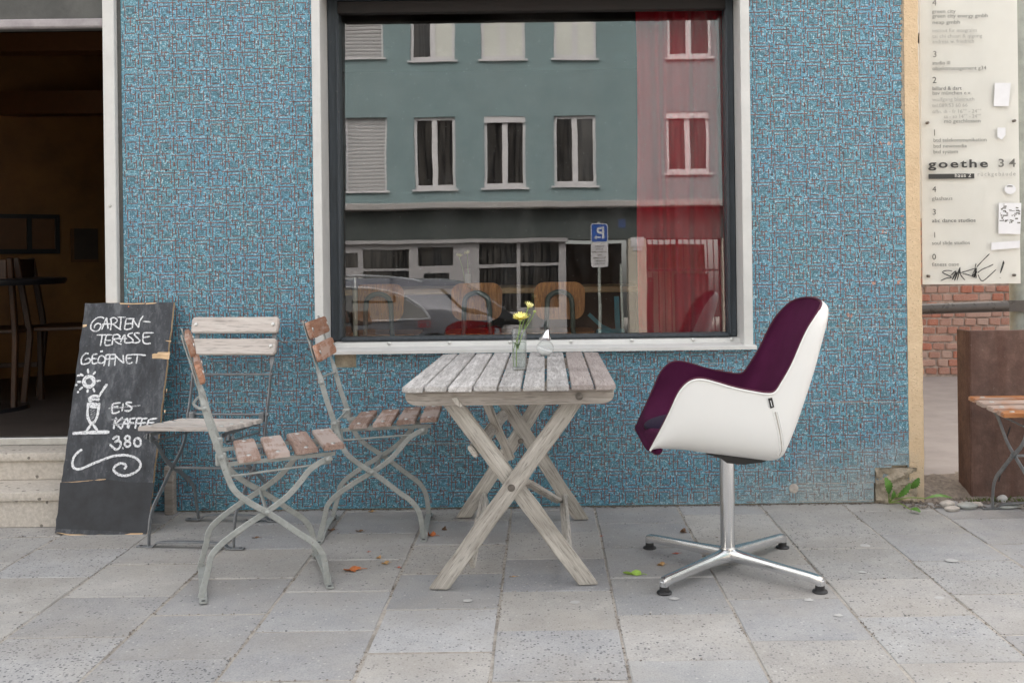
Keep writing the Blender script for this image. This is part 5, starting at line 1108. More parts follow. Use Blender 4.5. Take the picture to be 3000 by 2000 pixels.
def make_chair():
    t = thing('folding_chair', 'x', 'chair', (0, 0, 0), 0, 'folding garden chairs')
    P = lambda nm, b, m, par=None, **k: obj(nm, b, M[m], par or t, world=False, **k)
    flat = rect(0.006, 0.021, 0.002)
    for sy in (-1, 1):
        y1, y2 = sy * HW, sy * (HW - 0.008)
        b = new()
        path = catmull([(x, y1, z) for x, z in reversed(TOP1)], 4); n_ = len(path)
        sweep(b, path, flat, side=(0, 1, 0), rolls=[R(90) * min(1, i / 4) for i in range(n_)])
        sweep(b, catmull([(x, y1, z) for x, z in BAR1], 3), flat, side=(0, 1, 0)); P('back_leg_bar', b, 'galv')
        b = new(); sweep(b, catmull([(x, y2, z) for x, z in BAR2], 3), flat, side=(0, 1, 0)); P('front_leg_bar', b, 'galv')
        for (x, z) in ((0.222, 0.276), (0.073, 0.477), (0.022, 0.645), (0.430, 0.442)):
            m_ = Matrix.Translation((x, y1 + sy * 0.003, z)) @ Matrix.Rotation(R(-90 * sy), 4, 'X'); bb = new(); lathe(bb, [(0.009, 0), (0.009, 0.004), (0.005, 0.007), (0, 0.0075)], n=12); bb.transform(m_); P('rivet', bb, 'galv')
        b = new(); sweep(b, [(0.073, sy * (HW - 0.03), 0.444), (0.20, sy * (HW - 0.03), 0.4485), (0.46, sy * (HW - 0.03), 0.4545)], rect(0.006, 0.014), side=(0, 1, 0)); P('seat_rail', b, 'galv')
        b = new(); tube(b, catmull([(0.098, sy * (HW - 0.022), 0.452), (0.098, sy * (HW - 0.022), 0.425), (0.102, sy * (HW - 0.022), 0.412), (0.116, sy * (HW - 0.022), 0.406), (0.27, sy * (HW - 0.022), 0.415), (0.425, sy * (HW - 0.022), 0.424), (0.44, sy * (HW - 0.022), 0.43), (0.445, sy * (HW - 0.022), 0.448)], 4), 0.0042, 8); P('stay_wire', b, 'galv')
        b = new(); box(b, (0.055, sy * (HW - 0.02) - 0.012, 0.445), (0.09, sy * (HW - 0.02) + 0.012, 0.488), 0.004); P('hinge_block', b, 'galv')
    b = new(); tube(b, [(0.222, -HW, 0.276), (0.222, HW, 0.276)], 0.006, 10); P('cross_rod', b, 'galv')
    b = new(); tube(b, [(0.073, -HW, 0.477), (0.073, HW, 0.477)], 0.005, 10); P('cross_rod', b, 'galv')
    b = new(); tube(b, catmull([(0.022, -HW, 0.645), (0.005, -HW * 0.8, 0.642), (-0.012, 0, 0.64), (0.005, HW * 0.8, 0.642), (0.022, HW, 0.645)], 6), 0.005, 10); P('cross_rod', b, 'galv')
    for x in (0.010, 0.428):
        b = new(); pth = catmull([(x, -HW - 0.045, 0.004), (x, -HW - 0.02, 0.004), (x, -HW + 0.02, 0.005), (x, -HW + 0.05, 0.022), (x, 0, 0.026), (x, HW - 0.05, 0.022), (x, HW - 0.02, 0.005), (x, HW + 0.02, 0.004), (x, HW + 0.045, 0.004)], 4)
        sweep(b, pth, rect(0.026, 0.005, 0.0015), side=(1, 0, 0)); P('foot_bar', b, 'galv')
        for sy in (-1, 1):
            bb = new(); lathe(bb, [(0.0065, 0), (0.0065, 0.0012)], n=10); bb.transform(Matrix.Translation((x, sy * (HW + 0.03), 0.0066))); P('screw_hole', bb, 'black_plastic')
    def bolt(par, pts, nrm):
        for p in pts:
            bb = new(); lathe(bb, [(0.0085, 0), (0.0075, 0.0025), (0.004, 0.004), (0, 0.0042)], n=12); bb.transform(Matrix.Translation(p) @ Vector(nrm).to_track_quat('Z', 'Y').to_matrix().to_4x4()); obj('bolt', bb, M['zinc_bolt'], par, world=False)
    for i, (x0, x1, z) in enumerate(SLATS):
        b = new(); w = x1 - x0
        prism(b, [(u, v, 0) for u, v in round_poly(w, 0.37, 0.008, 3)], (0, 0, 0.016)); bmesh.ops.bevel(b, geom=[e for e in b.edges if all(abs(v.co.z - 0.016) < 1e-5 for v in e.verts)], offset=0.003, segments=2, affect='EDGES')
        b.transform(Matrix.Translation(((x0 + x1) / 2, rl.uniform(-0.002, 0.002), z - 0.0016)) @ Matrix.Rotation(R(-3.5 + rl.uniform(-0.8, 0.8)), 4, 'Y') @ Matrix.Translation((0, 0, 0)))
        s = P('seat_slat', b, 'slat_red'); bolt(s, [((x0 + x1) / 2, sy * (HW - 0.03), z + 0.0142) for sy in (-1, 1)], (0.06, 0, 1))
    d = Vector((-0.05 - 0.02, 0, 0.895 - 0.655)).normalized(); nf = Vector((d.z, 0, -d.x))
    for (cx, cz) in ((-0.034, 0.852), (-0.005, 0.759)):
        b = new(); c = Vector((cx, 0, cz)) + nf * 0.005
        prism(b, [(0, u, v) for u, v in round_poly(0.40, 0.071, 0.014, 4)], (0.019, 0, 0)); bmesh.ops.bevel(b, geom=[e for e in b.edges if all(abs(v.co.x - 0.019) < 1e-5 for v in e.verts)], offset=0.004, segments=2, affect='EDGES')
        m_ = Matrix.Translation(c) @ Matrix(((nf.x, 0, d.x, 0), (0, 1, 0, 0), (nf.z, 0, d.z, 0), (0, 0, 0, 1))); b.transform(m_)
        s = P('back_slat', b, 'slat_back'); bolt(s, [c + nf * 0.0195 + Vector((0, sy * HW, 0)) + d * 0.002 for sy in (-1, 1)], nf)
        bolt(s, [c - nf * 0.008 + Vector((0, sy * HW, 0)) + d * 0.002 for sy in (-1, 1)], -nf)
    return t
chair = make_chair()
def recolor(t, seat, back, metal):
    def go(o):
        if o.type == 'MESH' and o.name.split('.')[0] not in ('bolt', 'screw_hole'):
            nm = o.name.split('.')[0]; m = M[seat] if nm == 'seat_slat' else M[back] if nm == 'back_slat' else M[metal]
            o.material_slots[0].link = 'OBJECT'; o.material_slots[0].material = m
        for ch in o.children: go(ch)
    go(t)
places = [(-1.2265, -1.0415, 19.3, 'worn red-brown slatted folding chair nearest the viewer with light galvanised frame', 'slat_red', 'slat_back', 'galv'),
          (-0.930, -0.341, 2.6, 'brown slatted folding chair with light galvanised frame close beside the wooden table', 'slat_brown', 'slat_back', 'galv'),
          (-1.362, -0.165, -97.0, 'bleached slatted folding chair with dark grey frame facing the street beside the chalkboard', 'slat_pale', 'slat_pale', 'grey_steel'),
          (2.158, -0.56, 90.0, 'orange varnished folding chair at the right edge before the rusty steel plate', 'slat_orange', 'slat_orange', 'grey_steel')]
bpy.context.view_layer.update()
chairs = [chair] + [copy_tree(chair) for _ in places[1:]]
for c, (x, y, rz, lab, se, ba, me) in zip(chairs, places):
    c.location = (x, y, 0.001)
    if se == 'slat_orange':
        for ch in c.children:
            if ch.name.startswith('seat_slat'): ch.scale = (1, 1.38, 1)
    c.location = (x, y, 0.001); c.rotation_euler = (0, 0, R(rz)); c['label'] = lab; recolor(c, se, ba, me)

# ================================================================ WOODEN TABLE
tbl = thing('wooden_table', 'weathered silver-grey slatted wooden table on crossed legs', 'table', (-0.11, -0.68, 0))
fx = [-.457, -.386, -.382, -.311, -.306, -.23, -.225, -.15, -.145, -.072, -.067, .004, .009, .082, .088, .161, .165, .233]
bx_ = [-.442, -.377, -.372, -.301, -.296, -.224, -.217, -.148, -.141, -.071, -.060, .007, .016, .088, .099, .171, .178, .242]
YT0, YT1, ZT = -1.39, -0.14, 0.7275
def zt_(y): return 0.7325 + (0.7195 - 0.7325) * (y - YT0) / (YT1 - YT0)
for k in range(9):
    b = new(); f0, f1, r0, r1 = fx[2 * k] + 0.001, fx[2 * k + 1] - 0.001, bx_[2 * k] + 0.0008, bx_[2 * k + 1] - 0.0008
    dz = rl.uniform(-0.0015, 0.001); dy = rl.uniform(-0.004, 0.004); n_ = 10
    cl = 0.03 if k == 0 else 0; cr = 0.03 if k == 8 else 0
    top = [(f0, YT0 + dy + cl * 0.7), (f0 + cl, YT0 + dy)] if cl else [(f0, YT0 + dy)]
    top += [(f1 - cr, YT0 + dy), (f1, YT0 + dy + cr * 0.7)] if cr else [(f1, YT0 + dy)]
    top += [(r1, YT1 - cr), (r1 - cr, YT1)] if cr else [(r1, YT1 + dy)]
    top += [(r0 + cl, YT1), (r0, YT1 - cl)] if cl else [(r0, YT1 + dy)]
    prism(b, [(x, y, zt_(y) + dz - 0.0165) for x, y in top], (0, 0, 0.0165))
    bmesh.ops.bevel(b, geom=list(b.edges), offset=0.0022, segments=2, affect='EDGES')
    s = obj('plank', b, M['table_plank_brown' if k >= 7 else 'table_top'], tbl)
    b = new()
    for y in (YT0 + 0.07, YT1 - 0.06):
        x = (f0 + f1) / 2 + rl.uniform(-0.006, 0.006); box(b, (x - 0.0035, y - 0.0012, zt_(y) + dz + 0.0002), (x + 0.0035, y + 0.0012, zt_(y) + dz + 0.0008))
    obj('nail', b, M['dark_bolt'], s)
def cleat(y0, y1, x0, x1, zt2, zb2):
    b = new(); pts = []
    pts += [(x0, zt2), (x0, zb2 + 0.028)] + [(x0 + 0.045 * (1 - math.cos(a)), zb2 + 0.028 - 0.028 * math.sin(a)) for a in [R(15 * k) for k in range(1, 7)]]
    pts += [(x1 - 0.045 * (1 - math.cos(a)), zb2 + 0.028 - 0.028 * math.sin(a)) for a in [R(15 * k) for k in range(6, 0, -1)]] + [(x1, zb2 + 0.028), (x1, zt2)]
    prism(b, [(x, y0, z) for x, z in pts], (0, y1 - y0, 0)); bmesh.ops.bevel(b, geom=[e for e in b.edges], offset=0.002, segments=1, affect='EDGES'); obj('rail', b, M['table_side'], tbl)
cleat(-1.352, -1.326, -.448, .227, zt_(-1.35) - 0.0168, .6665); cleat(-0.265, -0.24, -.43, .232, zt_(-.25) - 0.0168, .66)
def legbar(p, q, w=0.058, th=0.022, name='leg', mat='table_leg', tilt=None):
    b = new(); p, q = Vector(p), Vector(q); n_ = 14
    d = (p - q); L = d.length; d.normalize()
    ny = Vector((0, 1, 0)) if tilt is None else Vector(tilt); sx = d.cross(ny).normalized(); ny = sx.cross(d).normalized()
    box(b, (-w / 2, -th / 2, 0), (w / 2, th / 2, L)); es = [e for e in b.edges if abs(e.verts[0].co.z - e.verts[1].co.z) > 0.1]
    bmesh.ops.subdivide_edges(b, edges=es, cuts=n_)
    # foot cut level with the ground
    for v in b.verts:
        if v.co.z < 1e-4 and abs(d.z) > 0.3 and name == 'leg': v.co.z += -(v.co.x * sx.z) / d.z
    bmesh.ops.bevel(b, geom=[e for e in b.edges if e.is_valid and len(e.link_faces) == 2 and e.calc_face_angle(0) > 0.5], offset=0.004, segments=2, affect='EDGES')
    for v in b.verts: v.co.x += 0.0012 * math.sin(v.co.z * 23 + p.x * 9) + rl.uniform(-0.0006, 0.0006)
    o = obj(name, b, M[mat], tbl, world=False)
    m_ = Matrix(((sx.x, ny.x, d.x, q.x), (sx.y, ny.y, d.y, q.y), (sx.z, ny.z, d.z, q.z), (0, 0, 0, 1)))
    o.matrix_local = WM[tbl].inverted() @ m_
    return o
A1 = legbar((-.322, -1.255, .688), (.147, -1.095, 0.003)); B1 = legbar((.112, -1.29, .688), (-.37, -1.123, 0.003))
A2 = legbar((-.252, -.275, .652), (.155, -.225, 0.003)); B2 = legbar((.075, -.235, .652), (-.358, -.168, 0.003))
def wood_bolt(px, py, y, par):
    b = new(); lathe(b, [(0.0125, 0), (0.0125, 0.003), (0.0105, 0.0035), (0.0105, 0.002), (0.006, 0.002), (0.006, 0.006), (0, 0.0065)], n=16); p = at(px, py, y); b.transform(Matrix.Translation(p) @ Matrix.Rotation(R(90), 4, 'X')); obj('bolt', b, M['dark_bolt'], tbl)
wood_bolt(1697, 1160, -1.3535, None); wood_bolt(1498, 1428, -1.224, None); wood_bolt(1525.5, 1291.5, -0.268, None)
def board(p, q, w, th, tilt): legbar(p, q, w, th, 'stretcher', 'table_leg', tilt)
board((-.262, -1.105, .088), (-.262, -.19, .095), 0.05, 0.018, (1, 0, .4)); board((.078, -1.105, .093), (.08, -.21, .09), 0.06, 0.018, (1, 0, -.3))
board((-.242, -1.21, .49), (-.17, -.27, .47), 0.045, 0.018, (1, 0, .75))
board((at(1424, 1178, -.7).x, -.70, at(1424, 1178, -.7).z), (at(1497, 1345, -.62).x, -.62, at(1497, 1345, -.62).z), 0.032, 0.02, (0.3, 1, 0))
board((at(1540, 1410, -.9).x, -.9, at(1540, 1410, -.9).z), (at(1636, 1466, -.3).x, -.3, at(1636, 1466, -.3).z), 0.035, 0.02, (0, 0.3, 1))
b = new()  # broken end of a peg at the rail
pp = at(1340, 1172, -1.356); prism(b, [at(x, y, -1.3525) for x, y in ((1325, 1166), (1338, 1161), (1345, 1172), (1356, 1188), (1350, 1191), (1336, 1183))], (0, -0.012, 0)); obj('split_peg', b, M['table_leg'], tbl, smooth=0)

# ---- on the table: vase with flowers, sugar shaker
VX, VY = -.0885, -.879; VZ = zt_(VY)
t = thing('flower_vase', 'clear glass tumbler vase half full of water on the wooden table', 'vase', (VX, VY, VZ))
b = new(); VT = 0.8765
lathe(b, [(0.0235, VZ), (0.0255, VZ + 0.003), (0.0285, VT), (0.0278, VT + 0.0012), (0.0268, VT), (0.0240, VZ + 0.009), (0.0, VZ + 0.008)], VX, VY, 40); obj('glass', b, M['clear_glass'], t, smooth=50)
b = new(); lathe(b, [(0.0, VZ + 0.0085), (0.0237, VZ + 0.0095), (0.0257, 0.8285), (0.0265, 0.8295), (0.0, 0.8293)], VX, VY, 40, cap=False); obj('water', b, M['water'], t, smooth=50)
def V2(x, z, dy=0): return Vector((x, VY + dy, z))
def leafblade(b, base, tip, w, up=Vector((0, 0, 1)), bend=0.2, teeth=0):
    base, tip = Vector(base), Vector(tip); d = tip - base; L = d.length; sd_ = d.cross(up).normalized(); nrm = sd_.cross(d).normalized(); n_ = 12; rows = []
    for i in range(n_ + 1):
        f = i / n_; ww = w * (math.sin(math.pi * min(1, f * 0.92 + 0.04)) ** 0.8) * (1 + (0.18 * (1 if i % 2 else -1) if teeth else 0)); c = base + d * f + nrm * bend * L * math.sin(math.pi * f)
        rows.append((b.verts.new(c - sd_ * ww + nrm * 0.18 * ww), b.verts.new(c), b.verts.new(c + sd_ * ww + nrm * 0.18 * ww)))
    for A, B in zip(rows, rows[1:]): b.faces.new((A[0], A[1], B[1], B[0])); b.faces.new((A[1], A[2], B[2], B[1]))
f1 = thing('flower', 'fully open yellow daisy, lowest bloom in the table vase', 'flower', V2(-.099, .738))
b = new(); tube(b, catmull([V2(-.100, .738), V2(-.099, .79, -.004), V2(-.094, .84, -.004), V2(-.088, .875, -.003), V2(-.0825, .908)], 6), 0.0019, 8); obj('stem', b, M['stem'], f1)
c = V2(-.0825, .913); b = new(); daisy(b, c, (0.02, -0.3, 1), 0.034, 15, 1, 0.3, 2); obj('petals', b, M['petal'], f1)
b = new(); ellipsoid(b, c + Vector((0, 0, -0.003)), (0.0075, 0.0075, 0.006), 12, 8); obj('calyx', b, M['bud'], f1)
b = new(); leafblade(b, V2(-.096, .822, -.004), V2(-.068, .832, -.006), 0.007, bend=0.1, teeth=1); leafblade(b, V2(-.098, .815, -.003), V2(-.113, .829, .004), 0.008, bend=0.1, teeth=1); leafblade(b, V2(-.097, .805, 0), V2(-.086, .826, -.012), 0.009, bend=0.1, teeth=1); obj('leaf', b, M['leaf'], f1)
f2 = thing('flower', 'tall pale yellow half-open flower standing highest in the table vase', 'flower', V2(-.110, .739))
b = new(); tube(b, catmull([V2(-.110, .739), V2(-.112, .79, .004), V2(-.098, .835, .006), V2(-.081, .876, .004), V2(-.066, .92), V2(-.0545, .953)], 6), 0.0017, 8); obj('stem', b, M['stem'], f2)
c = V2(-.0535, .956); b = new(); daisy(b, c, (0.45, -0.3, 1), 0.024, 9, 1, 0.62, 2); obj('petals', b, M['pale_petal'], f2)
b = new(); ellipsoid(b, c, (0.005, 0.005, 0.005), 10, 8); obj('calyx', b, M['bud'], f2)
f3 = thing('flower', 'unopened flower bud leaning right in the table vase', 'flower', V2(-.09, .84))
b = new(); tube(b, catmull([V2(-.094, .80, .008), V2(-.080, .85, .008), V2(-.067, .876, .006), V2(-.045, .91), V2(-.031, .938)], 6), 0.0015, 8); obj('stem', b, M['stem'], f3)
b = new(); ellipsoid(b, V2(-.030, .942), (0.0062, 0.006, 0.0052), 12, 8); obj('bud', b, M['bud'], f3)
f4 = thing('flower', 'small thin flower bud between the open daisy and the leaning bud', 'flower', V2(-.085, .84, .01))
b = new(); tube(b, catmull([V2(-.088, .82, .012), V2(-.075, .86, .012), V2(-.066, .885, .01), V2(-.0495, .926, .01)], 6), 0.0012, 8); obj('stem', b, M['stem'], f4)
b = new(); ellipsoid(b, V2(-.0488, .9285, .01), (0.004, 0.004, 0.0035), 10, 8); obj('bud', b, M['bud'], f4)
HX, HY = .0085, -.33; HZ = zt_(HY)
t = thing('sugar_shaker', 'round glass sugar shaker with a chrome pouring cap on the table', 'sugar shaker', (HX, HY, HZ))
cz_ = HZ + 0.0345; rg = 0.0365
prof = [(0.0, HZ + 0.001), (0.022, HZ)] + [(rg * math.cos(a), cz_ + 0.0335 * math.sin(a)) for a in [R(-62 + 11 * k) for k in range(12)]] + [(0.0205, HZ + 0.066)]
b = new(); lathe(b, prof, HX, HY, 36, cap=False); obj('glass', b, M['clear_glass'], t, smooth=60)
b = new(); rr_ = 0.035; ns = 20; rings = []
for k in range(ns + 1):
    ph = R(-70) + (R(100)) * k / ns; rings.append([b.verts.new((HX + rr_ * math.cos(ph) * math.cos(2 * math.pi * j / 32), HY + rr_ * math.cos(ph) * math.sin(2 * math.pi * j / 32), cz_ + 0.032 * math.sin(ph))) for j in range(32)])
for A, B in zip(rings, rings[1:]):
    for j in range(32): b.faces.new((A[j], A[(j + 1) % 32], B[(j + 1) % 32], B[j]))
b.faces.new(rings[0][::-1]); b.faces.new(rings[-1])
cut = bmesh.ops.bisect_plane(b, geom=b.verts[:] + b.edges[:] + b.faces[:], plane_co=(HX, HY, cz_ - 0.002), plane_no=(0.42, -0.1, 1), clear_outer=True)
bmesh.ops.holes_fill(b, edges=[e for e in b.edges if e.is_boundary]); obj('sugar', b, M['sugar'], t, smooth=50)
b = new(); lathe(b, [(0.0235, HZ + 0.0665), (0.0245, HZ + 0.068), (0.0245, HZ + 0.0785), (0.022, HZ + 0.0795)], HX, HY, 30)
r2 = [b.verts.new((HX + 0.0215 * math.cos(2 * math.pi * j / 24), HY + 0.0215 * math.sin(2 * math.pi * j / 24), HZ + 0.0796)) for j in range(24)]
r3 = [b.verts.new((HX + 0.009 + 0.0075 * math.cos(2 * math.pi * j / 24), HY + 0.009 * math.sin(2 * math.pi * j / 24), HZ + 0.0796 + 0.031 + 0.004 * math.cos(2 * math.pi * j / 24))) for j in range(24)]
for j in range(24): b.faces.new((r2[j], r2[(j + 1) % 24], r3[(j + 1) % 24], r3[j]))
b.faces.new(r3); b.faces.new(r2[::-1]); obj('pouring_cap', b, M['shaker_chrome'], t, smooth=40)

# ================================================================ WHITE SWIVEL CHAIR
SX, SY = 0.663, -0.937
sw = thing('swivel_armchair', 'white shell armchair with plum upholstery on a polished swivel base', 'armchair', (SX, SY, 0))
RIM = [(-.304, .484, .245), (-.262, .567, .262), (-.235, .622, .268), (-.209, .678, .272), (-.184, .709, .274), (-.158, .724, .275), (-.126, .726, .276), (-.082, .715, .277), (-.020, .696, .277), (.040, .683, .276), (.090, .675, .275), (.118, .681, .273), (.142, .713, .270), (.178, .772, .264), (.216, .852, .256), (.241, .896, .248), (.270, .933, .232), (.292, .957, .204), (.309, .971, .156), (.319, .978, .085), (.322, .980, .0)]
OUT = [(-.305, .474), (-.278, .471), (-.25, .468), (-.22, .465), (-.19, .462), (-.16, .459), (-.12, .452), (-.06, .444), (.03, .432), (.08, .425), (.120, .421), (.150, .428), (.171, .452), (.212, .545), (.274, .72), (.302, .812), (.325, .885), (.339, .93), (.345, .955), (.340, .973), (.322, .980)]
INN = [(-.306, .498), (-.288, .524), (-.262, .529), (-.225, .524), (-.19, .518), (-.15, .513), (-.10, .508), (-.04, .503), (.03, .499), (.075, .500), (.105, .508), (.130, .527), (.150, .56), (.187, .65), (.238, .775), (.260, .83), (.282, .88), (.298, .918), (.310, .948), (.317, .968), (.322, .980)]
NT_, NU_ = 64, 32
def rs_(tab, n): return catmull([Vector(p) if len(p) == 3 else Vector((*p, 0)) for p in tab], 6)
RIMs, OUTs, INNs = rs_(RIM, 6), rs_(OUT, 6), rs_(INN, 6); NS = len(RIMs)
def shell(Cs, expo, woff, back_rows=None):
    b = new(); rows = []
    for i in range(NS):
        r, c = RIMs[i], Cs[i]; row = []; Wd = max(0.0, r.z + woff * min(1, r.z / 0.08))
        e_ = expo if not callable(expo) else expo(i / (NS - 1))
        for j in range(NU_ + 1):
            a = -math.pi / 2 + math.pi * j / NU_; s_, k_2 = math.sin(a), math.cos(a)
            w = Wd * math.copysign(abs(s_) ** (2 / e_), s_); g_ = 1 - abs(k_2) ** (2 / e_)
            row.append(b.verts.new((SX + c.x + (r.x - c.x) * g_, SY + w, c.y + (r.y - c.y) * g_)))
        rows.append(row)
    for A, B in zip(rows, rows[1:]):
        for j in range(NU_):
            try: b.faces.new((A[j], A[j + 1], B[j + 1], B[j]))
            except ValueError: pass
    return b, rows
b, rows = shell(OUTs, lambda f: 4.6 - 1.8 * max(0, (f - 0.55) / 0.45), 0.0)
for v in b.verts: pass
bmesh.ops.recalc_face_normals(b, faces=b.faces)
outvh = BVHTree.FromBMesh(b); obj('outer_shell', b, M['leather'], sw, smooth=75)
b, rows = shell(INNs, lambda f: 2.9 - 0.3 * f, -0.010)
# rolled front lip joining seat front and shell front
o_row = [Vector((SX + OUTs[0].x + (RIMs[0].x - OUTs[0].x) * (1 - abs(math.cos(a)) ** (2 / 4.6)), SY + RIMs[0].z * math.copysign(abs(math.sin(a)) ** (2 / 4.6), math.sin(a)), OUTs[0].y + (RIMs[0].y - OUTs[0].y) * (1 - abs(math.cos(a)) ** (2 / 4.6)))) for a in [-math.pi / 2 + math.pi * j / NU_ for j in range(NU_ + 1)]]
prev = rows[0]; KL = 8
for k in range(1, KL + 1):
    f = k / KL; row = []
    for j in range(NU_ + 1):
        p0, p1 = rows[0][j].co, o_row[j]; edge_ = math.cos(-math.pi / 2 + math.pi * j / NU_) ** 0.5 if 0 < j < NU_ else 0
        row.append(b.verts.new(p0.lerp(p1, f) + Vector((-0.012 * math.sin(math.pi * f) ** 0.6 * edge_, 0, -0.004 * math.sin(math.pi * f) * edge_))))
    for j in range(NU_): b.faces.new((prev[j], prev[j + 1], row[j + 1], row[j]))
    prev = row
obj('upholstery', b, M['plum'], sw, smooth=75)
b = new(); lp = [Vector((SX - .281 + .010 * abs(w / .222) ** 3, SY + w, .478)) for w in [-.222 + .444 * k / 24 for k in range(25)]]
sweep(b, lp, [(0.026 * math.cos(a), 0.024 * math.sin(a)) for a in [2 * math.pi * k / 16 for k in range(16)]], side=(-0.35, 0, 1), scales=[(1 - abs((k - 12) / 12.15) ** 8) ** 0.5 for k in range(25)]); obj('front_lip', b, M['plum'], sw, smooth=80)
for nm, off, rad, m_, in_ in (('welt', -0.004, 0.0042, 'thread', 0.0015),):
    b = new(); pl = [Vector((SX + r.x, SY - max(0, r.z + off * min(1, r.z / 0.06)), r.y + in_)) for r in RIMs]; pr = [Vector((p.x, 2 * SY - p.y, p.z)) for p in pl[:-1]][::-1]
    tube(b, pl + pr, rad, 10); obj(nm, b, M[m_], sw, smooth=75)
for sg_ in (-1, 1):
    b = new(); tube(b, [Vector((SX + r.x, SY + sg_ * (r.z + 0.001), r.y - 0.003)) for r in RIMs if r.z > 0.215], 0.0035, 10); obj('edge_roll', b, M['leather'], sw, smooth=75)
b = new(); ellipsoid(b, (SX - .075, SY, .522), (.225, .205, .042), 32, 16); obj('seat_cushion', b, M['navy'], sw, smooth=80)
def on_shell(px, py, off=0.0015):
    d = ray(px, py).normalized(); h, nr, i, ds = outvh.ray_cast(CAM, d)
    return h - d * off if h else at(px, py, SY - 0.27)
for dx, m_, rr in ((0, 'pebble', 0.0016), (-6, 'leather', 0.0022), (7, 'leather', 0.0022)):
    b = new(); tube(b, [on_shell(x + dx, y, 0.0008) for x, y in ((2271, 1206), (2277, 1230), (2284, 1262), (2289, 1296), (2290, 1320), (2284, 1334))], rr, 8); obj('seam', b, M[m_], sw)
b = new(); q = [on_shell(x, y, 0.003) for x, y in ((2250, 1167), (2262, 1164), (2268, 1192), (2257, 1196))]; prism(b, q, (0, -0.0012, 0)); obj('fabric_tag', b, M['black_plastic'], sw, smooth=0)
b = new(); q = [on_shell(x, y, 0.0052) for x, y in ((2256.5, 1173), (2258.5, 1172.5), (2263, 1190), (2261, 1190.5))]; prism(b, q, (0, -0.0004, 0)); obj('tag_print', b, M['paper'], sw, smooth=0)
b = new(); prism(b, [(SX + x, SY - 0.17, z) for x, z in ((-.10, .452), (-.05, .436), (-.03, .420), (.03, .414), (.09, .420), (.115, .428), (.08, .445))], (0, 0.34, 0)); obj('under_plate', b, M['black_plastic'], sw)
b = new(); lathe(b, [(0.0275, 0.245), (0.0275, 0.425)], SX, SY, 32); obj('pole_sleeve', b, M['chrome'], sw)
b = new(); lathe(b, [(0.0262, 0.06), (0.0262, 0.2449)], SX, SY, 32); obj('pole', b, M['chrome'], sw)
b = new(); lathe(b, [(0.024, 0.028), (0.030, 0.034), (0.031, 0.07), (0.0285, 0.082), (0.0263, 0.083)], SX, SY, 32); obj('hub', b, M['chrome'], sw)
for fx_, fy_ in ((.406, -.668), (.400, -1.194), (.925, -1.203), (.921, -.684)):
    d = Vector((fx_ - SX, fy_ - SY, 0)); L = d.length; d.normalize(); s = Vector((-d.y, d.x, 0))
    b = new(); secs = [(0.012, .034, .078, .026), (0.06, .036, .074, .020), (0.18, .036, .066, .0165), (L - 0.03, .030, .0585, .0155), (L, .027, .056, .0155), (L + 0.012, .024, .050, .0135)]; rings = []
    for r_, zb_, zt3_, hw_ in secs:
        c = Vector((SX, SY, 0)) + d * r_; rings.append([b.verts.new(c + s * (hw_ * u) + Vector((0, 0, zb_ + (zt3_ - zb_) * v))) for u, v in ((-1, 0), (1, 0), (1, 0.55), (0.82, 0.9), (0.45, 1), (-0.45, 1), (-0.82, 0.9), (-1, 0.55))])
    for A, B in zip(rings, rings[1:]):
        for j in range(8): b.faces.new((A[j], A[(j + 1) % 8], B[(j + 1) % 8], B[j]))
    b.faces.new(rings[0][::-1]); b.faces.new(rings[-1]); bmesh.ops.recalc_face_normals(b, faces=b.faces)
    bmesh.ops.bevel(b, geom=[e for e in b.edges if e.calc_face_angle(0) > 0.6], offset=0.002, segments=2, affect='EDGES')
    lathe(b, [(0.0155, 0.024), (0.0145, 0.04)], fx_, fy_, 18); arm = obj('base_arm', b, M['chrome'], sw, smooth=45)
    b = new(); lathe(b, [(0.025, 0.0005), (0.0265, 0.003), (0.024, 0.0075), (0.0165, 0.010), (0.0155, 0.0245), (0.012, 0.025)], fx_, fy_, 26); obj('glide_foot', b, M['rubber'], sw, smooth=45)

# ================================================================ THE PASSAGE ON THE RIGHT
# brick wall at the back, brick by brick
YW = 4.6
brk = thing('brick_wall', 'weathered old red brick wall at the back of the passage', 'wall', (4.0, YW, 0))
b = new(); box(b, (1.6, YW + 0.012, -0.02), (12.5, YW + 0.3, 7.0)); bmesh.ops.subdivide_edges(b, edges=[e for e in b.edges if e.calc_length() > 3], cuts=20, use_grid_fill=True); obj('mortar_bed', b, M['mortar'], brk, smooth=0)  # unseen upper part added to keep the sun out of the passage
bm_meshes = []
for k in range(5):
    b = new(); box(b, (-0.5, 0, -0.5), (0.5, 1, 0.5)); 
    me = bpy.data.meshes.new('brick')
    for v in b.verts: v.co += Vector((rl.uniform(-.05, .05), rl.uniform(-.1, .1), rl.uniform(-.07, .07)))
    bmesh.ops.bevel(b, geom=[e for e in b.edges], offset=0.09, segments=1, affect='EDGES'); b.to_mesh(me); b.free(); me.materials.append(M['brick']); bm_meshes.append(me)
zz = 0.02; row = 0; cnt = 0
while zz < 1.42:
    hh = 0.064; x = 3.12 + rl.uniform(0, .05) + (0.06 if row % 2 else 0)
    while x < 4.75 and cnt < 296:
        w = rl.choice((0.112, 0.115, 0.235)) if rl.random() < 0.4 else rl.uniform(0.095, 0.12)
        o = bpy.data.objects.new('brick', rl.choice(bm_meshes)); COL.objects.link(o); o.parent = brk
        o.location = (x + w / 2 - 4.0, rl.uniform(-0.012, 0.006), zz + hh / 2); o.scale = (w - 0.014, 0.05, hh * rl.uniform(0.78, 0.98)); o.rotation_euler = (rl.uniform(-.02, .02), rl.uniform(-.03, .03), rl.uniform(-.03, .03)); cnt += 1
        x += w
    zz += 0.074; row += 1
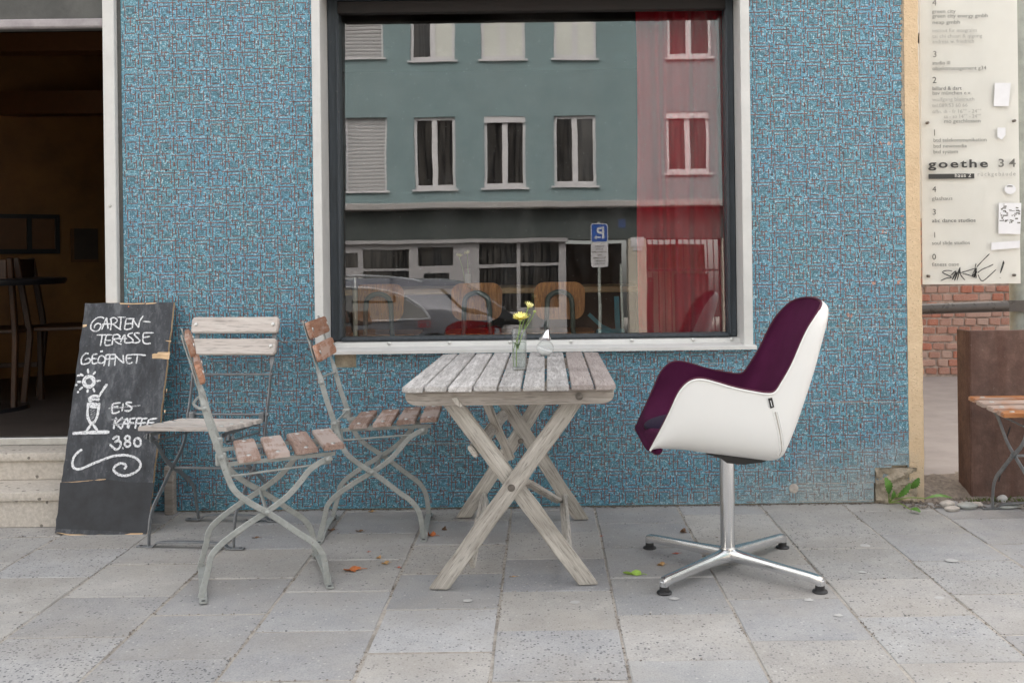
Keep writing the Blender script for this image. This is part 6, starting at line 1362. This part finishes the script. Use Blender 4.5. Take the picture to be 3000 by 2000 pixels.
b = new()   # the bricks that the sign hides or that lie beyond the picture
for r in range(60):
    z = 0.02 + r * 0.074
    for k in range(60):
        x = 1.65 + k * 0.115 + (0.06 if r % 2 else 0)
        if x > 8.3 or (z < 1.42 + 0.01 and 3.05 < x < 4.72): continue
        box(b, (x, YW - 0.005 + rl.uniform(-0.006, 0.006), z), (x + 0.1, YW + 0.02, z + 0.058))
o = obj('brickwork', b, M['brick'], brk, smooth=0); o['kind'] = 'stuff'
# plaster field above the bricks, seen between corner and sign
b = new(); zpl = at(2700, 640, YW).z; box(b, (1.6, YW - 0.03, zpl), (8.4, YW - 0.006, 6.9)); obj('whitewashed_plaster', b, M['gate_back'], brk, smooth=0)
# steel pipe rail, clamp and post
yr = 0.16
t = thing('pipe_rail', 'dark brown steel pipe rail crossing the passage below the sign', 'rail', (2.2, yr, 0.9))
p, q = at(2690, 907, yr), at(2950, 897, yr)
b = new(); tube(b, [p + Vector((-0.1, 0, 0)), q], 0.0255, 20); obj('pipe', b, M['pipe_paint'], t)
pz = at(2990, 905, 0.2)
t2 = thing('sign_post', 'weathered grey steel post carrying the ivory sign board and a clamped pipe', 'post', (at(2990, 905, 0.24).x + 0.01, 0.24, 0))
px0 = at(2960, 905, 0.24).x; pr_ = 0.05
b = new(); lathe(b, [(pr_, -0.02), (pr_, 2.9)], px0 + pr_, 0.24, 28); obj('tube', b, M['post_steel'], t2)
b = new(); zc2 = at(2945, 897, yr).z; prism(b, [(q.x - 0.012 + u, 0.24 - pr_ - 0.012, zc2 + v) for u, v in [(0.0 + 0.026 * math.cos(a), 0.026 * math.sin(a)) for a in [R(90 + 20 * k) for k in range(10)]] + [(0.16, -0.026), (0.16, 0.026)]], (0, -0.008, 0)); obj('clamp', b, M['pipe_paint'], t)
b = new(); lathe(b, [(0.011, 0), (0.011, 0.006), (0.007, 0.008), (0.007, 0.013), (0, 0.0135)], n=6); b.transform(Matrix.Translation((q.x - 0.008, 0.24 - pr_ - 0.0202, zc2)) @ Matrix.Rotation(R(90), 4, 'X')); obj('clamp_bolt', b, M['zinc_bolt'], t)
b = new(); zq = at(2693, 113, yr).z; tube(b, [Vector((p.x - 0.1, yr, zq)), Vector((px0, yr, zq + 0.01))], 0.0255, 16); o = obj('pipe', b, M['pipe_paint'], t)
# sign board with standing-off lettering
YS = 0.09
sg = thing('sign_board', 'ivory tenant sign board with black lettering, paper notes and marker graffiti', 'sign', (2.15, YS, 1.2))
s0, s1 = at(2706, 834, YS), at(2994, 833, YS); zsb = s0.z
b = new(); box(b, (s0.x, YS + 0.012, zsb), (s1.x, YS + 0.017, 2.75), 0.001); obj('back_board', b, M['sign'], sg)
b = new(); box(b, (s0.x + 0.0005, YS - 0.003, zsb + 0.0), (s1.x + 0.001, YS + 0.0, 2.75)); obj('clear_cover', b, M['acrylic'], sg, smooth=0)
b = new()
for px, py in ((2721, 809), (2972, 806), (2718, 360), (2972, 354)):
    bb = new(); lathe(bb, [(0.0065, -0.012), (0.0065, 0.005), (0.004, 0.008), (0, 0.0085)], n=14); pq = at(px, py, YS - 0.0032); bb.transform(Matrix.Translation(pq) @ Matrix.Rotation(R(90), 4, 'X')); obj('stand_off', bb, M['dark_bolt'], sg)
b.free()
def st(s, px, py, hpx, m_='ink_mid', sp=1.0, bold=0.0, wpx=None):
    k = (YS + D0) / F; loc = at(px, py, YS - 0.0034)
    bm_ = text_bm(s, hpx * k, Matrix.Identity(4), 0.0003, spacing=sp, bold=bold)
    if wpx:
        mx = max((v.co.x for v in bm_.verts), default=1); bm_.transform(Matrix.Diagonal((wpx * k / mx, 1, 1, 1)))
    # the board follows the sight tilt of the building front: keep lines level
    bm_.transform(face_cam(loc)); obj('lettering', bm_, M[m_], sg, smooth=0)
def z6(x, y): return 2500 + x / 1.742, y / 1.742
for s, x, y, h, m_, w in (('4', 403, 30, 26, 'ink_mid', None), ('green city', 402, 68, 15, 'ink_mid', 69), ('green city energy gmbh', 403, 92, 15, 'ink_mid', 162), ('neap gmbh', 403, 124, 15, 'ink_mid', 81), ('institut für integrales', 403, 166, 15, 'ink_faint', 131), ('tai chi chuan & qigong', 403, 195, 15, 'ink_faint', 146), ('andreas w. friedrich', 403, 222, 15, 'ink_faint', 122),
                          ('3', 405, 293, 26, 'ink_mid', None), ('studio III', 403, 331, 15, 'ink_mid', 52), ('objektmanagement g34', 403, 359, 15, 'ink_mid', 158), ('2', 403, 425, 26, 'ink', None), ('billard & dart', 403, 461, 15, 'ink', 86), ('bsv münchen e.v.', 403, 485, 15, 'ink_mid', 114), ('wolfgang bleimuth', 403, 517, 15, 'ink_faint', 123), ('tel.089/53 60 66', 403, 548, 15, 'ink_faint', 103),
                          ('öffn. di - fr 16°° - 24°°', 403, 579, 15, 'ink_faint', 143), ('sa - so 14°° - 24°°', 462, 604, 15, 'ink_faint', 108), ('mo geschlossen', 462, 628, 15, 'ink_mid', 107), ('1', 403, 693, 26, 'ink_mid', None), ('btd telekommunikation', 408, 725, 15, 'ink_mid', 156), ('btd newmedia', 408, 755, 15, 'ink_mid', 98), ('btd system', 408, 784, 15, 'ink_mid', 72),
                          ('4', 403, 980, 24, 'ink', None), ('glashaus', 401, 1022, 15, 'ink_mid', 60), ('3', 403, 1096, 24, 'ink', None), ('abc dance studios', 401, 1135, 15, 'ink', 128), ('1', 405, 1213, 24, 'ink_mid', None), ('soul slide studios', 401, 1249, 15, 'ink_mid', 111), ('0', 402, 1325, 24, 'ink', None), ('fitness oase', 401, 1358, 15, 'ink_mid', 79)):
    q_ = z6(x, y); st(s, q_[0], q_[1], h, m_, wpx=w)
q_ = z6(384, 857); st('goethe', q_[0], q_[1], 33, 'ink', 1.25, 0.0012, 174)
q_ = z6(738, 852); st('34', q_[0], q_[1], 33, 'ink_mid', 1.6, 0.0008, 52)
b = new(); pa, pb_ = at(*z6(384, 914), YS - 0.0034), at(*z6(617, 886), YS - 0.0034); box(b, (pa.x, YS - 0.0040, pa.z), (pb_.x, YS - 0.0034, pb_.z)); obj('black_bar', b, M['ink'], sg, smooth=0)
k_s = (YS + D0) / F; lo_ = at(*z6(517, 905), YS - 0.0042); b = text_bm('haus 2', 17 * k_s, face_cam(lo_), 0.0003, spacing=1.1); obj('lettering', b, M['sign'], sg, smooth=0)
q_ = z6(633, 899); st('rückgebäude', q_[0], q_[1], 17, 'ink_faint', 1.3, 0, 112)
def note(poly, m_='paper', lift=0.0034, name='paper_note'):
    b = new(); prism(b, [at(*z6(x, y), YS - lift) for x, y in poly], (0, -0.0012, 0)); obj(name, b, M[m_], sg, smooth=0)
note(((722, 424), (803, 424), (792, 543), (716, 543))); note(((735, 652), (776, 652), (776, 690), (757, 714), (735, 700))); note(((742, 1036), (857, 1036), (852, 1195), (740, 1193))); note(((706, 1238), (850, 1228), (848, 1265), (702, 1276)))
note([(800 + 29 * math.cos(a), 966 + 25 * math.sin(a)) for a in [2 * math.pi * k / 20 for k in range(20)]], name='round_sticker')
note([(798 + 16 * math.cos(a), 953 - 6 * math.sin(a)) for a in [math.pi * k / 8 for k in range(9)]], 'ink_mid', 0.0048, 'sticker_print')
b = new()
for k in range(60):
    x, y = rl.uniform(746, 850), rl.uniform(1040, 1138); w, h = rl.uniform(3, 22), rl.uniform(2, 9)
    if x > 790 and rl.random() < 0.45: continue
    a, c = at(*z6(x, y + h), YS - 0.0047), at(*z6(min(852, x + w), y), YS - 0.0047); box(b, (a.x, YS - 0.0050 - 0.00001 * k, a.z), (c.x, YS - 0.0047, c.z))
obj('note_print', b, M['ink_mid'], sg, smooth=0)
def c9(x, y): return 2680 + x / 7.128, 780 + y / 7.128
GR = [[(780, 95), (650, 90), (580, 130), (720, 200), (760, 240), (660, 250), (540, 300)], [(740, 200), (860, 100), (780, 280), (880, 120), (830, 300), (950, 20), (880, 300)], [(940, 30), (960, 180), (1050, 290)], [(900, 150), (1050, 110), (1270, 40)], [(1000, 150), (1120, 180), (1290, 240)], [(1280, -60), (1260, 60), (1290, 240)], [(1270, 40), (1200, 200), (1300, 100), (1230, 230), (1290, 30), (1260, 220)], [(1290, 20), (1420, -120), (1560, -260)], [(1310, 140), (1400, 70), (1560, 0), (1640, -40)], [(1320, 170), (1360, 260), (1410, 305), (1500, 250), (1700, 65)], [(1840, -110), (1860, -60), (1790, 140)], [(1775, 235), (1792, 248)], [(1850, -100), (1810, 40), (1785, 145)]]
b = new()
for i, stv in enumerate(GR):
    P3 = [at(*c9(p.x, p.y), YS - 0.0036 - 0.0001 * i) for p in catmull([(x, y, 0) for x, y in stv], 5)]; n_ = len(P3); wv = 2.8 * k_s
    L_, Rr = [], []
    for j in range(n_):
        t_ = (P3[min(j + 1, n_ - 1)] - P3[max(j - 1, 0)]).normalized(); sv = Vector((0, -1, 0)).cross(t_).normalized() * wv / 2 * (0.5 if j in (0, n_ - 1) else rl.uniform(.8, 1.15))
        L_.append(b.verts.new(P3[j] + sv)); Rr.append(b.verts.new(P3[j] - sv))
    for j in range(n_ - 1): b.faces.new((L_[j], Rr[j], Rr[j + 1], L_[j + 1]))
obj('graffiti', b, M['graffiti'], sg, smooth=0)
# rusty steel plate box
xr = floor_at(2848, 1463); zt5 = at(2848, 968, xr.y).z; xl = at(2812, 1200, xr.y + 0.15).x
t = thing('steel_planter', 'rust-brown steel plate box beside the passage with the folding chair before it', 'planter', (xr.x + 0.5, xr.y, 0))
b = new(); box(b, (xr.x, xr.y, -0.01), (xr.x + 1.1, xr.y + 0.012, zt5), 0.003); obj('front_plate', b, M['rust'], t)
b = new(); box(b, (xr.x - 0.001, xr.y + 0.0125, -0.01), (xr.x + 0.011, xr.y + 0.15, zt5 - 0.002), 0.003); obj('side_plate', b, M['rust'], t)
b = new(); box(b, (xr.x + 0.012, xr.y + 0.013, 0), (xr.x + 1.1, xr.y + 0.149, zt5 - 0.06)); obj('soil_fill', b, M['soil'], t, smooth=0)
b = new()
for crack in (((2960, 1250), (2950, 1280), (2955, 1300), (2965, 1325), (2958, 1345)), ((2955, 1350), (2945, 1372), (2932, 1385), (2926, 1410))):
    tube(b, [at(x, y, xr.y - 0.0005) for x, y in crack], 0.0028, 6)
obj('crack', b, M['dead_black'], t)

# ================================================================ WEEDS, STONES, LEAVES
def P_(px, py, y): return at(px, py, y)
wy = -0.045
wroot = floor_at(2604, 1475); t = thing('dandelion_weed', 'green broad-leaved weed growing from the broken corner of the mosaic wall', 'weed', (wroot.x, wroot.y, 0))
def w7(x, y): return 2540 + x / 5.113, 1340 + y / 5.113
LV = [((330, 540), (270, 295), 62, -0.05), ((370, 620), (400, 490), 34, -0.08), ((470, 590), (650, 385), 45, -0.07), ((660, 460), (780, 300), 52, -0.03), ((880, 610), (1280, 605), 32, -0.06), ((640, 770), (800, 815), 48, -0.16)]
for (b0, t0, w, yy) in LV:
    b = new(); yl = yy; pb0, pt0 = P_(*w7(*b0), yl), P_(*w7(*t0), yl - 0.02)
    if t0[1] > 700: pb0, pt0 = floor_at(*w7(*b0), 0.012), floor_at(*w7(*t0), 0.01)
    leafblade(b, pb0, pt0, w * 0.5 / 5.113 * 4.6 / F * 2.1, up=Vector((0.2, -1, 0.35)) if t0[1] < 560 else Vector((0, -0.45, 1)), bend=0.12, teeth=1); lf = obj('leaf', b, M['leaf'], t, smooth=60)
    b = new(); tube(b, catmull([Vector((wroot.x, wroot.y, 0.004)), (Vector((wroot.x, wroot.y, 0.03)) + pb0) / 2, pb0], 5), 0.0022, 7); obj('stalk', b, M['stem'], lf)
for px, py, rx, ry, rz_, lab, c in ((2775, 1481, .034, .025, .019, 'tan rounded stone behind the white pebble by the passage', 'pebble'), (2789, 1491, .033, .022, .013, 'pale smooth oval pebble lying foremost at the edge of the slabs', 'pebble'), (2834, 1484, .046, .03, .016, 'flat blue-grey stone beside the foot of the orange chair', 'galv'), (2937, 1466, .022, .02, .02, 'small pale upright stone behind the orange chair foot bar', 'gum'), (2950, 1482, .06, .03, .011, 'long flat grey stone under the orange chair foot bar', 'galv'), (2655, 1465, .038, .03, .022, 'broken beige mortar lump at the foot of the plaster corner', 'plaster'), (2860, 1478, .03, .022, .012, 'flat pale stone between the steel plate and the chair foot', 'pebble')):
    p = floor_at(px, py + 5); b = new(); bmesh.ops.create_icosphere(b, subdivisions=3, radius=1)
    sd_ = rl.uniform(0, 99)
    for v in b.verts: v.co *= 1 + 0.1 * math.sin(v.co.x * 3 + sd_) * math.cos(v.co.y * 4 + sd_) + 0.05 * math.sin(v.co.z * 7 + sd_)
    b.transform(Matrix.Translation((p.x, p.y, rz_ * 0.75)) @ Matrix.Diagonal((rx, ry, rz_, 1))); o = obj('stone', b, M[c], smooth=60); tag(o, lab, 'stone', 'stones at the edge of the passage')
b = new()
for k in range(500):
    x, y = (rl.uniform(1.93, 2.5), rl.uniform(-0.03, 0.045)) if rl.random() < .8 else (rl.gauss(1.86, .03), rl.gauss(.3, .04)); ht = rl.uniform(.004, .02)
    leafblade(b, (x, y, 0.0), (x + rl.uniform(-.008, .008), y + rl.uniform(-.008, .004), ht), 0.0022, up=Vector((0, -1, 0.2)), bend=0.1)
obj('moss', b, M['moss'], kind='stuff')
def dead_leaf(px, py, wpx, lab, col, asp=0.55, curl=0.25, rot=None, lobes=5, lift=0.0015):
    p = floor_at(px, py); r = wpx / 2 * (p.y + D0) / F; b = new(); n = 26; th0 = rl.uniform(0, 6.28) if rot is None else rot
    cen = b.verts.new((0, 0, 0.0)); rings = []
    for f in (0.5, 1.0):
        rg_ = []
        for k in range(n):
            a = 2 * math.pi * k / n; rr = f * (0.78 + 0.22 * math.cos(lobes * a) + rl.uniform(-.06, .06)); x, y = r * rr * math.cos(a), r * asp * 1.6 * rr * math.sin(a)
            rg_.append(b.verts.new((x, y, curl * r * (f ** 2) * (0.5 + 0.5 * math.sin(2 * a + th0)) + rl.uniform(0, .04) * r)))
        rings.append(rg_)
    for k in range(n):
        b.faces.new((cen, rings[0][k], rings[0][(k + 1) % n])); b.faces.new((rings[0][k], rings[1][k], rings[1][(k + 1) % n], rings[0][(k + 1) % n]))
    tube(b, catmull([(r * 0.8, 0, 0.001), (r * 1.2, 0.1 * r, curl * r * 0.3), (r * 1.6, 0.05 * r, 0.002)], 4), max(0.0006, r * 0.03), 5)
    b.transform(Matrix.Translation((p.x, p.y, lift)) @ Matrix.Rotation(th0, 4, 'Z')); o = obj('fallen_leaf', b, M['dead_' + col], smooth=0); tag(o, lab, 'leaf', 'fallen leaves on the slabs')
dead_leaf(1029, 1671, 58, 'largest rust-orange dry leaf lying flat between the nearest chair and the table leg', 'rust', 0.5, 0.3, 0.2)
dead_leaf(1128, 1652, 26, 'curled tan leaf close to the rust-orange leaf', 'tan', 0.55, 0.6, 0.5)
dead_leaf(1110, 1636, 20, 'small tan leaf with its edge up, behind the curled tan leaf', 'tan', 0.5, 0.7, 1.0)
dead_leaf(1166, 1663, 15, 'small red leaf scrap right of the tan leaves', 'red', 0.6, 0.4, 0.1)
dead_leaf(1262, 1570, 34, 'orange curled leaf touching the front foot of the chair beside the table', 'rust', 0.5, 0.8, -0.3)
dead_leaf(1302, 1553, 16, 'dark brown crumpled leaf upright left of the table legs', 'brown', 0.7, 1.2, 1.2)
dead_leaf(1052, 1557, 26, 'flat brown leaf on the slab between the two galvanised chairs', 'brown', 0.4, 0.4, 0.1)
dead_leaf(1852, 1684, 54, 'fresh yellow-green leaf lying left of the swivel chair base', 'lime', 0.35, 0.45, -0.15, 2)
dead_leaf(1936, 1657, 28, 'brown curled leaf under the front left base arm of the swivel chair', 'tan', 0.5, 0.7, 0.4)
dead_leaf(2002, 1560, 24, 'brown crumpled leaf on the slab joint behind the swivel chair base', 'brown', 0.6, 0.9, 0.9)
dead_leaf(1978, 1622, 26, 'faded red flat leaf scrap beneath the swivel chair base', 'red', 0.45, 0.15, 0.2)
dead_leaf(738, 1530, 44, 'black torn scrap lying behind the nearest folding chair', 'black', 0.4, 0.5, 0.15)
dead_leaf(747, 1576, 24, 'thin brown leaf in front of the black torn scrap', 'brown', 0.35, 0.3, 0.3)
dead_leaf(970, 1554, 26, 'brown shrivelled leaf beside the rear foot of the chair by the table', 'brown', 0.35, 0.4, 0.2)
dead_leaf(1760, 1571, 12, 'tiny red leaf scrap right of the table legs', 'red', 0.5, 0.3, 0.4)
dead_leaf(1078, 1617, 12, 'tiny red leaf scrap behind the tan leaves', 'red', 0.5, 0.3, 0.4)
dead_leaf(2380, 1706, 14, 'small brown leaf scrap behind the front right glide of the swivel chair', 'brown', 0.6, 0.7, 0.4)
dead_leaf(1087, 1500, 20, 'grey paper-thin scrap against the wall foot behind the chairs', 'tan', 0.4, 0.5, 0.4)
dead_leaf(1500, 1690, 24, 'thin tan stalk-like leaf between the front table legs', 'tan', 0.16, 0.2, 0.1)
